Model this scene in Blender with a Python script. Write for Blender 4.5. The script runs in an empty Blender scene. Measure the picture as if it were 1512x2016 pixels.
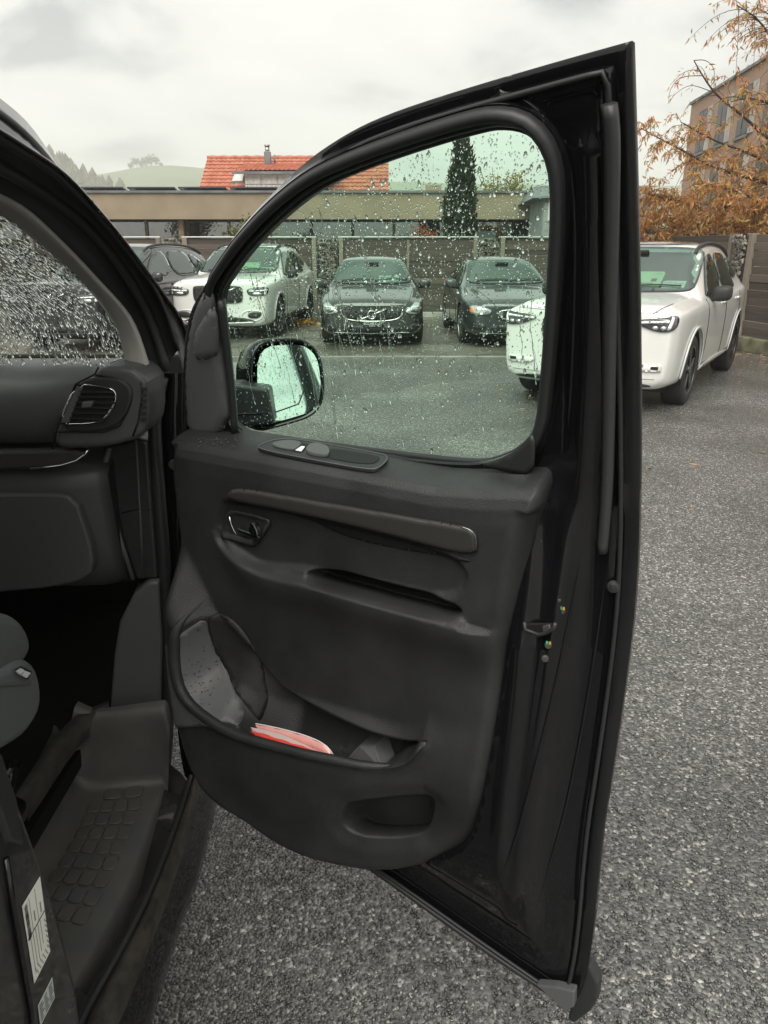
import bpy, bmesh, math, random
import numpy as np
from mathutils import Vector, Matrix, geometry
from mathutils.bvhtree import BVHTree

random.seed(7)
RNG = np.random.default_rng(11)
SC = bpy.context.scene
COL = SC.collection
R = math.radians

# ------------------------------------------------------------------ camera
EYE = 1.6
PITCH = R(19.2)
FOC = 1500.0                       # focal length in pixels of a 1512 x 2016 frame
cam_d = bpy.data.cameras.new('camera')
cam_d.sensor_fit = 'AUTO'
cam_d.sensor_width = 36.0
cam_d.lens = FOC / 2016.0 * 36.0
cam_d.clip_start = 0.05
cam_d.clip_end = 6000
cam = bpy.data.objects.new('camera', cam_d)
COL.objects.link(cam)
cam.location = (0, 0, EYE)
cam.rotation_euler = (math.pi / 2 - PITCH, 0, 0)
SC.camera = cam

# ------------------------------------------------------------------ sky, sun, exposure
SUN_EL, SUN_AZ = R(52), R(200)     # high, behind the photographer, veiled by cloud
w = bpy.data.worlds.new('World')
SC.world = w
w.use_nodes = True
nt = w.node_tree
nt.nodes.clear()
def N_(t, **k):
    n = nt.nodes.new(t)
    for a, b in k.items():
        setattr(n, a, b)
    return n
L_ = nt.links.new
tc = N_('ShaderNodeTexCoord')
sep = N_('ShaderNodeSeparateXYZ'); L_(tc.outputs['Generated'], sep.inputs[0])
zc = N_('ShaderNodeMath', operation='MAXIMUM'); L_(sep.outputs[2], zc.inputs[0]); zc.inputs[1].default_value = 0.0
za = N_('ShaderNodeMath', operation='ADD'); L_(zc.outputs[0], za.inputs[0]); za.inputs[1].default_value = 0.22
dx = N_('ShaderNodeMath', operation='DIVIDE'); L_(sep.outputs[0], dx.inputs[0]); L_(za.outputs[0], dx.inputs[1])
dy = N_('ShaderNodeMath', operation='DIVIDE'); L_(sep.outputs[1], dy.inputs[0]); L_(za.outputs[0], dy.inputs[1])
cb = N_('ShaderNodeCombineXYZ'); L_(dx.outputs[0], cb.inputs[0]); L_(dy.outputs[0], cb.inputs[1]); cb.inputs[2].default_value = 3.7
n1 = N_('ShaderNodeTexNoise'); L_(cb.outputs[0], n1.inputs['Vector'])
n1.inputs['Scale'].default_value = 1.65; n1.inputs['Detail'].default_value = 6; n1.inputs['Roughness'].default_value = 0.5
n1.inputs['Distortion'].default_value = 0.35
rp = N_('ShaderNodeValToRGB'); L_(n1.outputs['Fac'], rp.inputs[0])
e = rp.color_ramp.elements
e[0].position = 0.36; e[0].color = (0.47, 0.48, 0.487, 1)
e[1].position = 0.66; e[1].color = (0.92, 0.905, 0.85, 1)
m_ = e.new(0.47); m_.color = (0.79, 0.785, 0.75, 1)
sky = N_('ShaderNodeTexSky', sky_type='NISHITA', sun_disc=False)
sky.sun_elevation = SUN_EL; sky.sun_rotation = SUN_AZ
sky.air_density = 1.0; sky.dust_density = 4.0
sks = N_('ShaderNodeVectorMath', operation='SCALE'); L_(sky.outputs[0], sks.inputs[0]); sks.inputs['Scale'].default_value = 0.09
# low horizon haze brightens and evens out the cloud deck
hz = N_('ShaderNodeMapRange'); L_(sep.outputs[2], hz.inputs[0])
hz.inputs[1].default_value = 0.0; hz.inputs[2].default_value = 0.22; hz.inputs[3].default_value = 0.4; hz.inputs[4].default_value = 0.0
mxh = N_('ShaderNodeMixRGB'); L_(hz.outputs[0], mxh.inputs[0]); L_(rp.outputs[0], mxh.inputs[1]); mxh.inputs[2].default_value = (0.84, 0.83, 0.78, 1)
mxs = N_('ShaderNodeMixRGB'); mxs.inputs[0].default_value = 0.94; L_(sks.outputs[0], mxs.inputs[1]); L_(mxh.outputs[0], mxs.inputs[2])
bg = N_('ShaderNodeBackground'); L_(mxs.outputs[0], bg.inputs[0]); bg.inputs[1].default_value = 0.42
wo = N_('ShaderNodeOutputWorld'); L_(bg.outputs[0], wo.inputs[0])

sun_d = bpy.data.lights.new('sun', 'SUN')
sun_d.energy = 1.5
sun_d.angle = R(50)
sun_d.color = (1.0, 0.965, 0.9)
sun = bpy.data.objects.new('sun', sun_d)
COL.objects.link(sun)
sv = Vector((math.sin(SUN_AZ) * math.cos(SUN_EL), math.cos(SUN_AZ) * math.cos(SUN_EL), math.sin(SUN_EL)))
sun.rotation_euler = sv.to_track_quat('Z', 'Y').to_euler()
sun.location = sv * 30

SC.view_settings.view_transform = 'Standard'
SC.view_settings.look = 'None'
SC.view_settings.exposure = 1.62
SC.view_settings.gamma = 1.0
SC.view_settings.use_curve_mapping = False
SC.render.engine = 'CYCLES'
SC.cycles.max_bounces = 12
SC.cycles.transparent_max_bounces = 24
SC.cycles.transmission_bounces = 12
SC.cycles.volume_bounces = 3
SC.cycles.use_denoising = True
SC.cycles.sample_clamp_indirect = 6.0

# ------------------------------------------------------------------ picture -> place
CP, SP = math.cos(PITCH), math.sin(PITCH)
def ray(u, v):
    a = (u - 756) / FOC; b = -(v - 1008) / FOC
    return np.array([a, CP + SP * b, -SP + CP * b])
def _at(u, v, axis, val):
    d = ray(u, v); o = np.array([0, 0, EYE]); t = (val - o[axis]) / d[axis]
    return o + t * d
def at_x(u, v, x): return _at(u, v, 0, x)
def at_y(u, v, y): return _at(u, v, 1, y)
def at_z(u, v, z): return _at(u, v, 2, z)

# ------------------------------------------------------------------ generic helpers
def newmat(name):
    m = bpy.data.materials.new(name); m.use_nodes = True
    return m
def pmat(name, col, rough=0.5, metal=0.0, coat=0.0, spec=0.5, bump=None, var=None, rvar=None, emis=None, trans=0.0, ior=1.45, coord='Object'):
    """Principled material; bump=(kind, scale, strength, distance) or list; var=(scale, amount[, col2]); rvar=(scale, lo, hi)"""
    m = newmat(name); t = m.node_tree; b = t.nodes['Principled BSDF']
    b.inputs['Base Color'].default_value = (*col, 1)
    b.inputs['Roughness'].default_value = rough
    b.inputs['Metallic'].default_value = metal
    b.inputs['Coat Weight'].default_value = coat
    b.inputs['Coat Roughness'].default_value = 0.04
    b.inputs['Specular IOR Level'].default_value = spec
    b.inputs['Transmission Weight'].default_value = trans
    b.inputs['IOR'].default_value = ior
    c = t.nodes.new('ShaderNodeTexCoord')
    def noise(scale, detail=4):
        n = t.nodes.new('ShaderNodeTexNoise'); n.inputs['Scale'].default_value = scale; n.inputs['Detail'].default_value = detail
        t.links.new(c.outputs[coord], n.inputs['Vector']); return n
    if var:
        n = noise(var[0]); rr = t.nodes.new('ShaderNodeValToRGB'); t.links.new(n.outputs['Fac'], rr.inputs[0])
        c2 = var[2] if len(var) > 2 else tuple(min(1, x * (1 + var[1])) for x in col)
        c1 = col if len(var) > 2 else tuple(x * (1 - var[1]) for x in col)
        rr.color_ramp.elements[0].position = 0.35; rr.color_ramp.elements[1].position = 0.65
        rr.color_ramp.elements[0].color = (*c1, 1); rr.color_ramp.elements[1].color = (*c2, 1)
        t.links.new(rr.outputs[0], b.inputs['Base Color'])
    if rvar:
        n = noise(rvar[0]); mr = t.nodes.new('ShaderNodeMapRange'); t.links.new(n.outputs['Fac'], mr.inputs[0])
        mr.inputs[1].default_value = 0.3; mr.inputs[2].default_value = 0.7; mr.inputs[3].default_value = rvar[1]; mr.inputs[4].default_value = rvar[2]
        t.links.new(mr.outputs[0], b.inputs['Roughness'])
    prev = None
    for bp in ([bump] if isinstance(bump, tuple) else (bump or [])):
        kind, scale, strength, dist = bp
        if kind == 'noise':
            h = noise(scale).outputs['Fac']
        else:
            v = t.nodes.new('ShaderNodeTexVoronoi'); v.inputs['Scale'].default_value = scale
            t.links.new(c.outputs[coord], v.inputs['Vector']); h = v.outputs['Distance']
        bn = t.nodes.new('ShaderNodeBump'); bn.inputs['Strength'].default_value = strength; bn.inputs['Distance'].default_value = dist
        t.links.new(h, bn.inputs['Height'])
        if prev: t.links.new(prev.outputs[0], bn.inputs['Normal'])
        prev = bn
    if prev: t.links.new(prev.outputs[0], b.inputs['Normal'])
    if emis:
        b.inputs['Emission Color'].default_value = (*emis[0], 1); b.inputs['Emission Strength'].default_value = emis[1]
    return m

def mk(name, verts, faces, mat, parent=None, smooth=True, kind=None):
    me = bpy.data.meshes.new(name)
    me.from_pydata([tuple(map(float, v)) for v in verts], [], [tuple(map(int, f)) for f in faces])
    me.materials.append(mat) if not isinstance(mat, (list, tuple)) else [me.materials.append(x) for x in mat]
    if smooth: me.polygons.foreach_set('use_smooth', [True] * len(me.polygons))
    me.update()
    return link(name, me, parent, kind)
def link(name, me, parent=None, kind=None):
    o = bpy.data.objects.new(name, me); COL.objects.link(o)
    if parent is not None:
        o.parent = parent
        if parent.get('_world'):
            o.matrix_parent_inverse = Matrix.Translation(-Vector(parent.location))
    if kind: o['kind'] = kind
    return o
def from_bm(name, bm, mat, parent=None, smooth=False, kind=None):
    me = bpy.data.meshes.new(name); bm.to_mesh(me); bm.free()
    for x in (mat if isinstance(mat, (list, tuple)) else [mat]): me.materials.append(x)
    if smooth: me.polygons.foreach_set('use_smooth', [True] * len(me.polygons))
    return link(name, me, parent, kind)
def thing(name, label, cat, loc=(0, 0, 0), rz=0.0, group=None, world=False):
    o = bpy.data.objects.new(name, None); COL.objects.link(o); o.empty_display_size = 0.2
    o.location = loc; o.rotation_euler = (0, 0, rz)
    if world: o['_world'] = 1
    return tag(o, label, cat, group)
def tag(o, label=None, cat=None, group=None, kind=None):
    if label: o['label'] = label
    if cat: o['category'] = cat
    if group: o['group'] = group
    if kind: o['kind'] = kind
    return o
def bev(o, width, seg=2, angle=35, sub=0):
    m = o.modifiers.new('bevel', 'BEVEL'); m.width = width; m.segments = seg; m.limit_method = 'ANGLE'; m.angle_limit = R(angle)
    m.harden_normals = False
    return o
def box_bm(bm, cx, cy, cz, sx, sy, sz, rot=None):
    M = Matrix.Translation((cx, cy, cz)) @ (rot or Matrix()) @ Matrix.Diagonal((sx, sy, sz, 1))
    return bmesh.ops.create_cube(bm, size=1, matrix=M)['verts']
def box(name, c, s, mat, parent=None, bevel=0.0, rot=None, seg=2):
    bm = bmesh.new(); box_bm(bm, *c, *s, rot)
    o = from_bm(name, bm, mat, parent, smooth=False)
    if bevel: bev(o, bevel, seg)
    return o
def chaikin(P, n=2, closed=True):
    P = np.asarray(P, float)
    for _ in range(n):
        Q = np.roll(P, -1, 0) if closed else P[1:]
        A = P if closed else P[:-1]
        a = A * .75 + Q * .25; b = A * .25 + Q * .75
        N = np.empty((len(a) * 2, P.shape[1])); N[0::2] = a; N[1::2] = b
        if not closed: N = np.vstack([P[:1], N, P[-1:]])
        P = N
    return P
def resample(P, n=None, step=None, closed=False):
    P = np.asarray(P, float)
    if closed: P = np.vstack([P, P[:1]])
    d = np.r_[0, np.cumsum(np.linalg.norm(np.diff(P, axis=0), axis=1))]
    if n is None: n = max(2, int(d[-1] / step) + 1)
    t = np.linspace(0, d[-1], n + (1 if closed else 0))
    out = np.column_stack([np.interp(t, d, P[:, k]) for k in range(P.shape[1])])
    return out[:-1] if closed else out
def smooth_line(P, n, it=2):
    return resample(chaikin(P, it, closed=False), n)
def prism(name, pts, vec, mat, parent=None, bevel=0.0, seg=2, smooth=False):
    """Closed polygon (3-D) pushed along vec into a solid."""
    pts = [Vector(p) for p in pts]; vec = Vector(vec); n = len(pts)
    bm = bmesh.new()
    a = [bm.verts.new(p) for p in pts]; b = [bm.verts.new(p + vec) for p in pts]
    bm.faces.new(a); bm.faces.new(b[::-1])
    for i in range(n):
        bm.faces.new((a[(i + 1) % n], a[i], b[i], b[(i + 1) % n]))
    bmesh.ops.recalc_face_normals(bm, faces=bm.faces)
    o = from_bm(name, bm, mat, parent, smooth=False)
    if bevel: bev(o, bevel, seg, 40)
    return o
def tube(name, P, r, mat, parent=None, closed=False, seg=8, prof=None, kind=None, bmx=None):
    """Sweep a round (or given 2-D profile) section along P. r: scalar or list."""
    P = [Vector(p) for p in P]; n = len(P)
    rs = [r] * n if np.isscalar(r) else list(r)
    verts, faces = [], []
    up = None
    for i, p in enumerate(P):
        if closed: t = P[(i + 1) % n] - P[i - 1]
        else: t = P[min(i + 1, n - 1)] - P[max(i - 1, 0)]
        t.normalize()
        if up is None:
            up = Vector((0, 0, 1)) if abs(t.z) < .9 else Vector((1, 0, 0))
        s = t.cross(up).normalized(); up = s.cross(t).normalized()
        if prof is None:
            for k in range(seg):
                a = 2 * math.pi * k / seg
                verts.append(p + (s * math.cos(a) + up * math.sin(a)) * rs[i])
        else:
            for (x, y) in prof: verts.append(p + s * x + up * y)
    m = seg if prof is None else len(prof)
    for i in range(n if closed else n - 1):
        j = (i + 1) % n
        for k in range(m):
            l = (k + 1) % m
            faces.append((i * m + k, i * m + l, j * m + l, j * m + k))
    if not closed:
        faces.append(tuple(range(m))[::-1]); faces.append(tuple(range((n - 1) * m, n * m)))
    if bmx is not None:
        off = len(bmx[0]); bmx[0].extend(verts); bmx[1].extend([tuple(a + off for a in f) for f in faces]); return
    return mk(name, verts, faces, mat, parent, True, kind)
def loft(name, rows, mat, parent=None, n=40, closed=False, smooth=True, thick=0.0, kind=None):
    """Rows of 3-D polylines -> one surface."""
    rows = [resample(r, n) for r in rows]
    V = np.vstack(rows); F = []
    m = len(rows)
    for i in range(m - 1 if not closed else m):
        a, b = i * n, ((i + 1) % m) * n
        for k in range(n - 1):
            F.append((a + k, a + k + 1, b + k + 1, b + k))
    o = mk(name, V, F, mat, parent, smooth, kind)
    if thick:
        md = o.modifiers.new('thick', 'SOLIDIFY'); md.thickness = abs(thick); md.offset = math.copysign(1, thick)
    return o
def sst(a, b, x):
    t = np.clip((x - a) / (b - a), 0, 1); return t * t * (3 - 2 * t)
def sdf(poly, Q):
    """signed distance to closed polygon, negative inside."""
    P = np.asarray(poly, float); Q = np.asarray(Q, float)
    A = P; Bp = np.roll(P, -1, 0)
    if len(Q) * len(P) < 400000:
        e = Bp - A; w_ = Q[:, None, :] - A[None]; t = np.clip((w_ * e).sum(-1) / np.maximum((e * e).sum(-1), 1e-12), 0, 1)
        d = np.sqrt(((w_ - t[..., None] * e) ** 2).sum(-1).min(1))
        c1 = (A[None, :, 1] > Q[:, None, 1]) != (Bp[None, :, 1] > Q[:, None, 1])
        with np.errstate(divide='ignore', invalid='ignore'): xi = A[:, 0] + (Q[:, None, 1] - A[:, 1]) * e[:, 0] / e[:, 1]
        ins = (np.where(c1, Q[:, None, 0] < xi, False).sum(1) % 2) == 1
        return np.where(ins, -d, d)
    d2 = np.full(len(Q), 1e9); ins = np.zeros(len(Q), bool)
    for a, b in zip(A, Bp):
        e = b - a; w_ = Q - a
        t = np.clip((w_ @ e) / max(e @ e, 1e-12), 0, 1)
        dd = w_ - t[:, None] * e
        d2 = np.minimum(d2, (dd ** 2).sum(1))
        c1 = (a[1] > Q[:, 1]) != (b[1] > Q[:, 1])
        with np.errstate(divide='ignore', invalid='ignore'):
            xi = a[0] + (Q[:, 1] - a[1]) * (b[0] - a[0]) / (b[1] - a[1])
        ins ^= c1 & (Q[:, 0] < xi)
    d = np.sqrt(d2)
    return np.where(ins, -d, d)
def ldist(line, Q):
    P = np.asarray(line, float); Q = np.asarray(Q, float)
    d2 = np.full(len(Q), 1e9); side = np.zeros(len(Q))
    for a, b in zip(P[:-1], P[1:]):
        e = b - a; w_ = Q - a
        t = np.clip((w_ @ e) / max(e @ e, 1e-12), 0, 1)
        dd = w_ - t[:, None] * e; q = (dd ** 2).sum(1)
        s = np.sign(e[0] * w_[:, 1] - e[1] * w_[:, 0])
        side = np.where(q < d2, s, side); d2 = np.minimum(d2, q)
    return np.sqrt(d2), side
def fill2d(outline, pts, holes=()):
    """Delaunay of an outline (and holes) with inner points -> (verts2d, tris)."""
    V, E = [], []
    for ring in [outline, *holes]:
        o = len(V); V += [tuple(p) for p in ring]; k = len(ring)
        E += [(o + i, o + (i + 1) % k) for i in range(k)]
    V += [tuple(p) for p in pts]
    r = geometry.delaunay_2d_cdt([Vector(v) for v in V], E, [], 0, 1e-6)
    v2 = np.array([tuple(v) for v in r[0]]); tr = np.array([tuple(f) for f in r[2] if len(f) == 3])
    c = v2[tr].mean(1)
    keep = sdf(outline, c) < 0
    for h in holes: keep &= sdf(h, c) > 0
    return v2, tr[keep]
def grid_in(outline, step, holes=(), margin=0.4, xs=None, ys=None):
    P = np.asarray(outline); lo, hi = P.min(0), P.max(0)
    xs = np.arange(lo[0], hi[0], step) if xs is None else xs
    ys = np.arange(lo[1], hi[1], step) if ys is None else ys
    G = np.array(np.meshgrid(xs, ys)).reshape(2, -1).T
    k = sdf(outline, G) < -step * margin
    for h in holes: k &= sdf(h, G) > step * margin
    return G[k]
def text_part(name, body, size, mat, parent, M, extr=0.0006, kind=None):
    cu = bpy.data.curves.new(name, 'FONT'); cu.body = body; cu.size = size; cu.align_x = 'CENTER'; cu.align_y = 'CENTER'
    cu.extrude = extr
    to = bpy.data.objects.new(name, cu); COL.objects.link(to)
    dg = bpy.context.evaluated_depsgraph_get()
    me = bpy.data.meshes.new_from_object(to.evaluated_get(dg))
    bpy.data.objects.remove(to); bpy.data.curves.remove(cu)
    me.transform(M); me.materials.clear(); me.materials.append(mat)
    return link(name, me, parent, kind)
def apply_mods(o):
    dg = bpy.context.evaluated_depsgraph_get()
    me = bpy.data.meshes.new_from_object(o.evaluated_get(dg))
    o.modifiers.clear(); old = o.data; o.data = me; bpy.data.meshes.remove(old)
    return o

# ------------------------------------------------------------------ materials
M = {}
M['plastic'] = pmat('black grained plastic', (0.025, 0.0256, 0.026), 0.5, spec=0.4, bump=[('voronoi', 520, 0.5, 0.0011), ('noise', 35, 0.06, 0.002)], rvar=(18, 0.33, 0.52), var=(7, .22))
M['plastic_smooth'] = pmat('black smooth plastic', (0.022, 0.0235, 0.024), 0.42, bump=('noise', 900, 0.12, 0.0005), rvar=(25, 0.36, 0.5))
M['plastic_grey'] = pmat('charcoal plastic', (0.082, 0.084, 0.085), 0.5, bump=[('voronoi', 600, 0.2, 0.0008)], rvar=(20, 0.42, 0.58))
M['dash'] = pmat('dashboard plastic', (0.058, 0.060, 0.061), 0.46, bump=('voronoi', 700, 0.2, 0.0006))
M['pillar_trim'] = pmat('grey pillar trim', (0.30, 0.29, 0.265), 0.7, bump=('noise', 500, 0.15, 0.0006))
M['strip'] = pmat('dark bronze trim strip', (0.052, 0.05, 0.047), 0.38, metal=0.35, bump=('voronoi', 500, 0.2, 0.0006))
M['paint'] = pmat('gloss black paint', (0.005, 0.005, 0.006), 0.25, coat=0.8, spec=0.03)
M['jamb'] = pmat('dusty black jamb paint', (0.009, 0.009, 0.009), 0.3, coat=0.6, var=(30, 0, (0.019, 0.018, 0.016)), bump=('noise', 260, 0.15, 0.001), rvar=(14, 0.2, 0.6))
M['dirty'] = pmat('dirty sill rubber', (0.016, 0.014, 0.012), 0.6, var=(40, 0, (0.04, 0.034, 0.027)), bump=[('noise', 200, 0.4, 0.002)], rvar=(30, 0.35, 0.7))
M['rubber'] = pmat('black rubber', (0.02, 0.021, 0.022), 0.48, bump=('noise', 700, 0.1, 0.0006))
M['rubber_grey'] = pmat('grey rubber', (0.032, 0.033, 0.034), 0.45)
M['carpet'] = pmat('black carpet', (0.012, 0.012, 0.011), 0.95, spec=0.1, bump=('noise', 900, 0.6, 0.003))
M['floor_strip'] = pmat('worn floor edge', (0.03, 0.028, 0.024), 0.65, var=(30, 0.4), bump=('noise', 400, 0.3, 0.001))
M['tread'] = pmat('muddy step plastic', (0.062, 0.062, 0.061), 0.5, var=(16, 0, (0.078, 0.073, 0.065)), bump=[('noise', 300, 0.25, 0.0012)], rvar=(22, 0.4, 0.65))
M['cloth'] = pmat('grey seat cloth', (0.075, 0.077, 0.075), 0.9, spec=0.2, bump=('noise', 700, 0.4, 0.0015))
M['seat_plastic'] = pmat('grey seat shield', (0.085, 0.09, 0.093), 0.5, bump=('voronoi', 600, 0.2, 0.0008))
M['chrome'] = pmat('chrome', (0.62, 0.62, 0.6), 0.16, metal=1.0)
M['satin'] = pmat('satin chrome', (0.32, 0.36, 0.35), 0.25, metal=1.0)
M['steel'] = pmat('zinc steel', (0.4, 0.4, 0.4), 0.35, metal=1.0, bump=('noise', 200, 0.2, 0.001))
M['black'] = pmat('deep black', (0.006, 0.006, 0.006), 0.6)
M['white_paper'] = pmat('white label', (0.78, 0.78, 0.70), 0.45)
M['grey_paper'] = pmat('grey label', (0.5, 0.53, 0.5), 0.45)
M['ink'] = pmat('black print', (0.02, 0.02, 0.025), 0.5)
M['ink_grey'] = pmat('grey print', (0.16, 0.17, 0.18), 0.5)
M['mesh_cloth'] = pmat('speaker mesh', (0.016, 0.016, 0.016), 0.6, bump=('voronoi', 380, 0.5, 0.0012))

def glass_mat(name, tint, refl=0.06, rough=0.0, gcol=(1, 1, 1), bump=None, blend=0.35):
    m = newmat(name); t = m.node_tree; t.nodes.clear()
    o = t.nodes.new('ShaderNodeOutputMaterial'); mx = t.nodes.new('ShaderNodeMixShader')
    tr = t.nodes.new('ShaderNodeBsdfTransparent'); tr.inputs[0].default_value = (*tint, 1)
    gl = t.nodes.new('ShaderNodeBsdfGlossy'); gl.inputs['Roughness'].default_value = rough; gl.inputs[0].default_value = (*gcol, 1)
    lw = t.nodes.new('ShaderNodeLayerWeight'); lw.inputs['Blend'].default_value = blend
    mr = t.nodes.new('ShaderNodeMapRange'); t.links.new(lw.outputs['Fresnel'], mr.inputs[0])
    mr.inputs[3].default_value = refl; mr.inputs[4].default_value = 1.0
    t.links.new(mr.outputs[0], mx.inputs[0]); t.links.new(tr.outputs[0], mx.inputs[1]); t.links.new(gl.outputs[0], mx.inputs[2])
    t.links.new(mx.outputs[0], o.inputs[0])
    if bump:
        c = t.nodes.new('ShaderNodeTexCoord'); n = t.nodes.new('ShaderNodeTexNoise'); n.inputs['Scale'].default_value = bump[0]
        t.links.new(c.outputs['Object'], n.inputs['Vector'])
        bn = t.nodes.new('ShaderNodeBump'); bn.inputs['Strength'].default_value = bump[1]; bn.inputs['Distance'].default_value = bump[2]
        t.links.new(n.outputs['Fac'], bn.inputs['Height']); t.links.new(bn.outputs[0], gl.inputs['Normal'])
    return m
M['door_glass'] = glass_mat('green tinted glass', (0.78, 0.99, 0.86), 0.01, blend=0.14)
M['car_glass'] = glass_mat('car glass', (0.45, 0.60, 0.52), 0.16, 0.04, (0.80, 0.95, 0.88), bump=(60, 0.06, 0.01))
M['side_glass'] = glass_mat('dark side glass', (0.25, 0.30, 0.28), 0.10, 0.02, (0.9, 1, 0.95))
M['pane_glass'] = glass_mat('window pane', (0.3, 0.34, 0.36), 0.14, 0.02)
M['film'] = glass_mat('clear plastic film', (0.9, 0.9, 0.9), 0.12, 0.1)
M['mirror'] = pmat('mirror', (0.80, 0.97, 0.88), 0.02, metal=1.0)
def water_mat():
    m = newmat('water'); t = m.node_tree; b = t.nodes['Principled BSDF']
    b.inputs['Base Color'].default_value = (1, 1, 1, 1); b.inputs['Roughness'].default_value = 0.0
    b.inputs['Transmission Weight'].default_value = 1.0; b.inputs['IOR'].default_value = 1.33
    return m
M['water'] = water_mat()
M['screen_glass'] = glass_mat('windscreen glass', (0.90, 0.96, 0.92), 0.01, blend=0.14)
def asphalt(name, cell, dark, mid, light, frac, rough):
    m = newmat(name); t = m.node_tree; b = t.nodes['Principled BSDF']
    c = t.nodes.new('ShaderNodeTexCoord')
    v = t.nodes.new('ShaderNodeTexVoronoi'); v.inputs['Scale'].default_value = 1 / cell; t.links.new(c.outputs['Object'], v.inputs['Vector'])
    s = t.nodes.new('ShaderNodeSeparateColor'); t.links.new(v.outputs['Color'], s.inputs[0])
    rr = t.nodes.new('ShaderNodeValToRGB'); t.links.new(s.outputs[0], rr.inputs[0])
    el = rr.color_ramp.elements; rr.color_ramp.interpolation = 'LINEAR'
    el[0].position = 0; el[0].color = (*dark, 1); el[1].position = 1; el[1].color = (*light, 1)
    a = el.new(0.55); a.color = (*[x * 1.25 for x in dark], 1); a = el.new(1 - frac * 1.6); a.color = (*mid, 1); a = el.new(1 - frac); a.color = (*[x * 1.2 for x in mid], 1); 
    n = t.nodes.new('ShaderNodeTexNoise'); n.inputs['Scale'].default_value = 0.9; n.inputs['Detail'].default_value = 5; t.links.new(c.outputs['Object'], n.inputs['Vector'])
    mr = t.nodes.new('ShaderNodeMapRange'); t.links.new(n.outputs['Fac'], mr.inputs[0]); mr.inputs[1].default_value = .3; mr.inputs[2].default_value = .7
    mr.inputs[3].default_value = 0.6; mr.inputs[4].default_value = 1.3
    mx = t.nodes.new('ShaderNodeVectorMath'); mx.operation = 'SCALE'; t.links.new(rr.outputs[0], mx.inputs[0]); t.links.new(mr.outputs[0], mx.inputs['Scale'])
    t.links.new(mx.outputs[0], b.inputs['Base Color'])
    mr2 = t.nodes.new('ShaderNodeMapRange'); t.links.new(n.outputs['Fac'], mr2.inputs[0]); mr2.inputs[1].default_value = .35; mr2.inputs[2].default_value = .65
    mr2.inputs[3].default_value = rough[0]; mr2.inputs[4].default_value = rough[1]; t.links.new(mr2.outputs[0], b.inputs['Roughness'])
    b.inputs['Specular IOR Level'].default_value = 1.0
    bn = t.nodes.new('ShaderNodeBump'); bn.invert = True; bn.inputs['Strength'].default_value = 0.9; bn.inputs['Distance'].default_value = cell * 0.55
    t.links.new(v.outputs['Distance'], bn.inputs['Height'])
    f = t.nodes.new('ShaderNodeTexNoise'); f.inputs['Scale'].default_value = 2.5 / cell; t.links.new(c.outputs['Object'], f.inputs['Vector'])
    b2 = t.nodes.new('ShaderNodeBump'); b2.inputs['Strength'].default_value = 0.4; b2.inputs['Distance'].default_value = cell * 0.3
    t.links.new(f.outputs['Fac'], b2.inputs['Height']); t.links.new(bn.outputs[0], b2.inputs['Normal']); t.links.new(b2.outputs[0], b.inputs['Normal'])
    return m
M['asphalt'] = asphalt('wet coarse asphalt', 0.0088, (0.062, 0.061, 0.058), (0.205, 0.198, 0.185), (0.46, 0.44, 0.39), 0.06, (0.05, 0.26))
M['asphalt_fine'] = asphalt('wet parking surface', 0.008, (0.10, 0.092, 0.075), (0.15, 0.135, 0.11), (0.28, 0.25, 0.19), 0.1, (0.16, 0.4))
M['chip'] = None

def island_mat(name, cols, rough=0.6, trans=0.0, spec=0.3):
    m = newmat(name); t = m.node_tree; b = t.nodes['Principled BSDF']
    g = t.nodes.new('ShaderNodeNewGeometry'); rr = t.nodes.new('ShaderNodeValToRGB'); t.links.new(g.outputs['Random Per Island'], rr.inputs[0])
    el = rr.color_ramp.elements; n = len(cols)
    el[0].position = 0; el[0].color = (*cols[0], 1); el[1].position = 1; el[1].color = (*cols[-1], 1)
    for i in range(1, n - 1):
        x = el.new(i / (n - 1)); x.color = (*cols[i], 1)
    t.links.new(rr.outputs[0], b.inputs['Base Color']); b.inputs['Roughness'].default_value = rough; b.inputs['Specular IOR Level'].default_value = spec
    if trans:
        tl = t.nodes.new('ShaderNodeBsdfTranslucent'); t.links.new(rr.outputs[0], tl.inputs[0]); mx = t.nodes.new('ShaderNodeMixShader'); mx.inputs[0].default_value = trans
        o = t.nodes['Material Output']; t.links.new(b.outputs[0], mx.inputs[1]); t.links.new(tl.outputs[0], mx.inputs[2]); t.links.new(mx.outputs[0], o.inputs[0])
    return m
M['chips'] = island_mat('stone chips', [(0.03, 0.029, 0.028), (0.05, 0.049, 0.046), (0.085, 0.082, 0.076), (0.14, 0.134, 0.122), (0.05, 0.048, 0.046), (0.07, 0.068, 0.063), (0.055, 0.053, 0.05), (0.38, 0.36, 0.31)], 0.14, spec=0.9)
# ================================================================== the setting
def sheet(name, x0, x1, y0, y1, z, mat, kind='structure', nx=1, ny=1):
    xs = np.linspace(x0, x1, nx + 1); ys = np.linspace(y0, y1, ny + 1)
    V = [(x, y, z) for y in ys for x in xs]
    F = [(j * (nx + 1) + i, j * (nx + 1) + i + 1, (j + 1) * (nx + 1) + i + 1, (j + 1) * (nx + 1) + i) for j in range(ny) for i in range(nx)]
    return mk(name, V, F, mat, None, False, kind)
M['grass'] = pmat('meadow', (0.055, 0.075, 0.03), 0.9, var=(0.04, 0, (0.10, 0.12, 0.05)), bump=('noise', 0.6, 0.4, 0.3))
M['concrete'] = pmat('pale concrete', (0.30, 0.29, 0.26), 0.7, var=(3, 0.25), bump=('noise', 60, 0.3, 0.004))
sheet('terrain', -1400, 1400, -1400, 1400, -0.06, M['grass'])
sheet('ground', -60, 60, -60, 60, 0.0, M['asphalt'])
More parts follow.
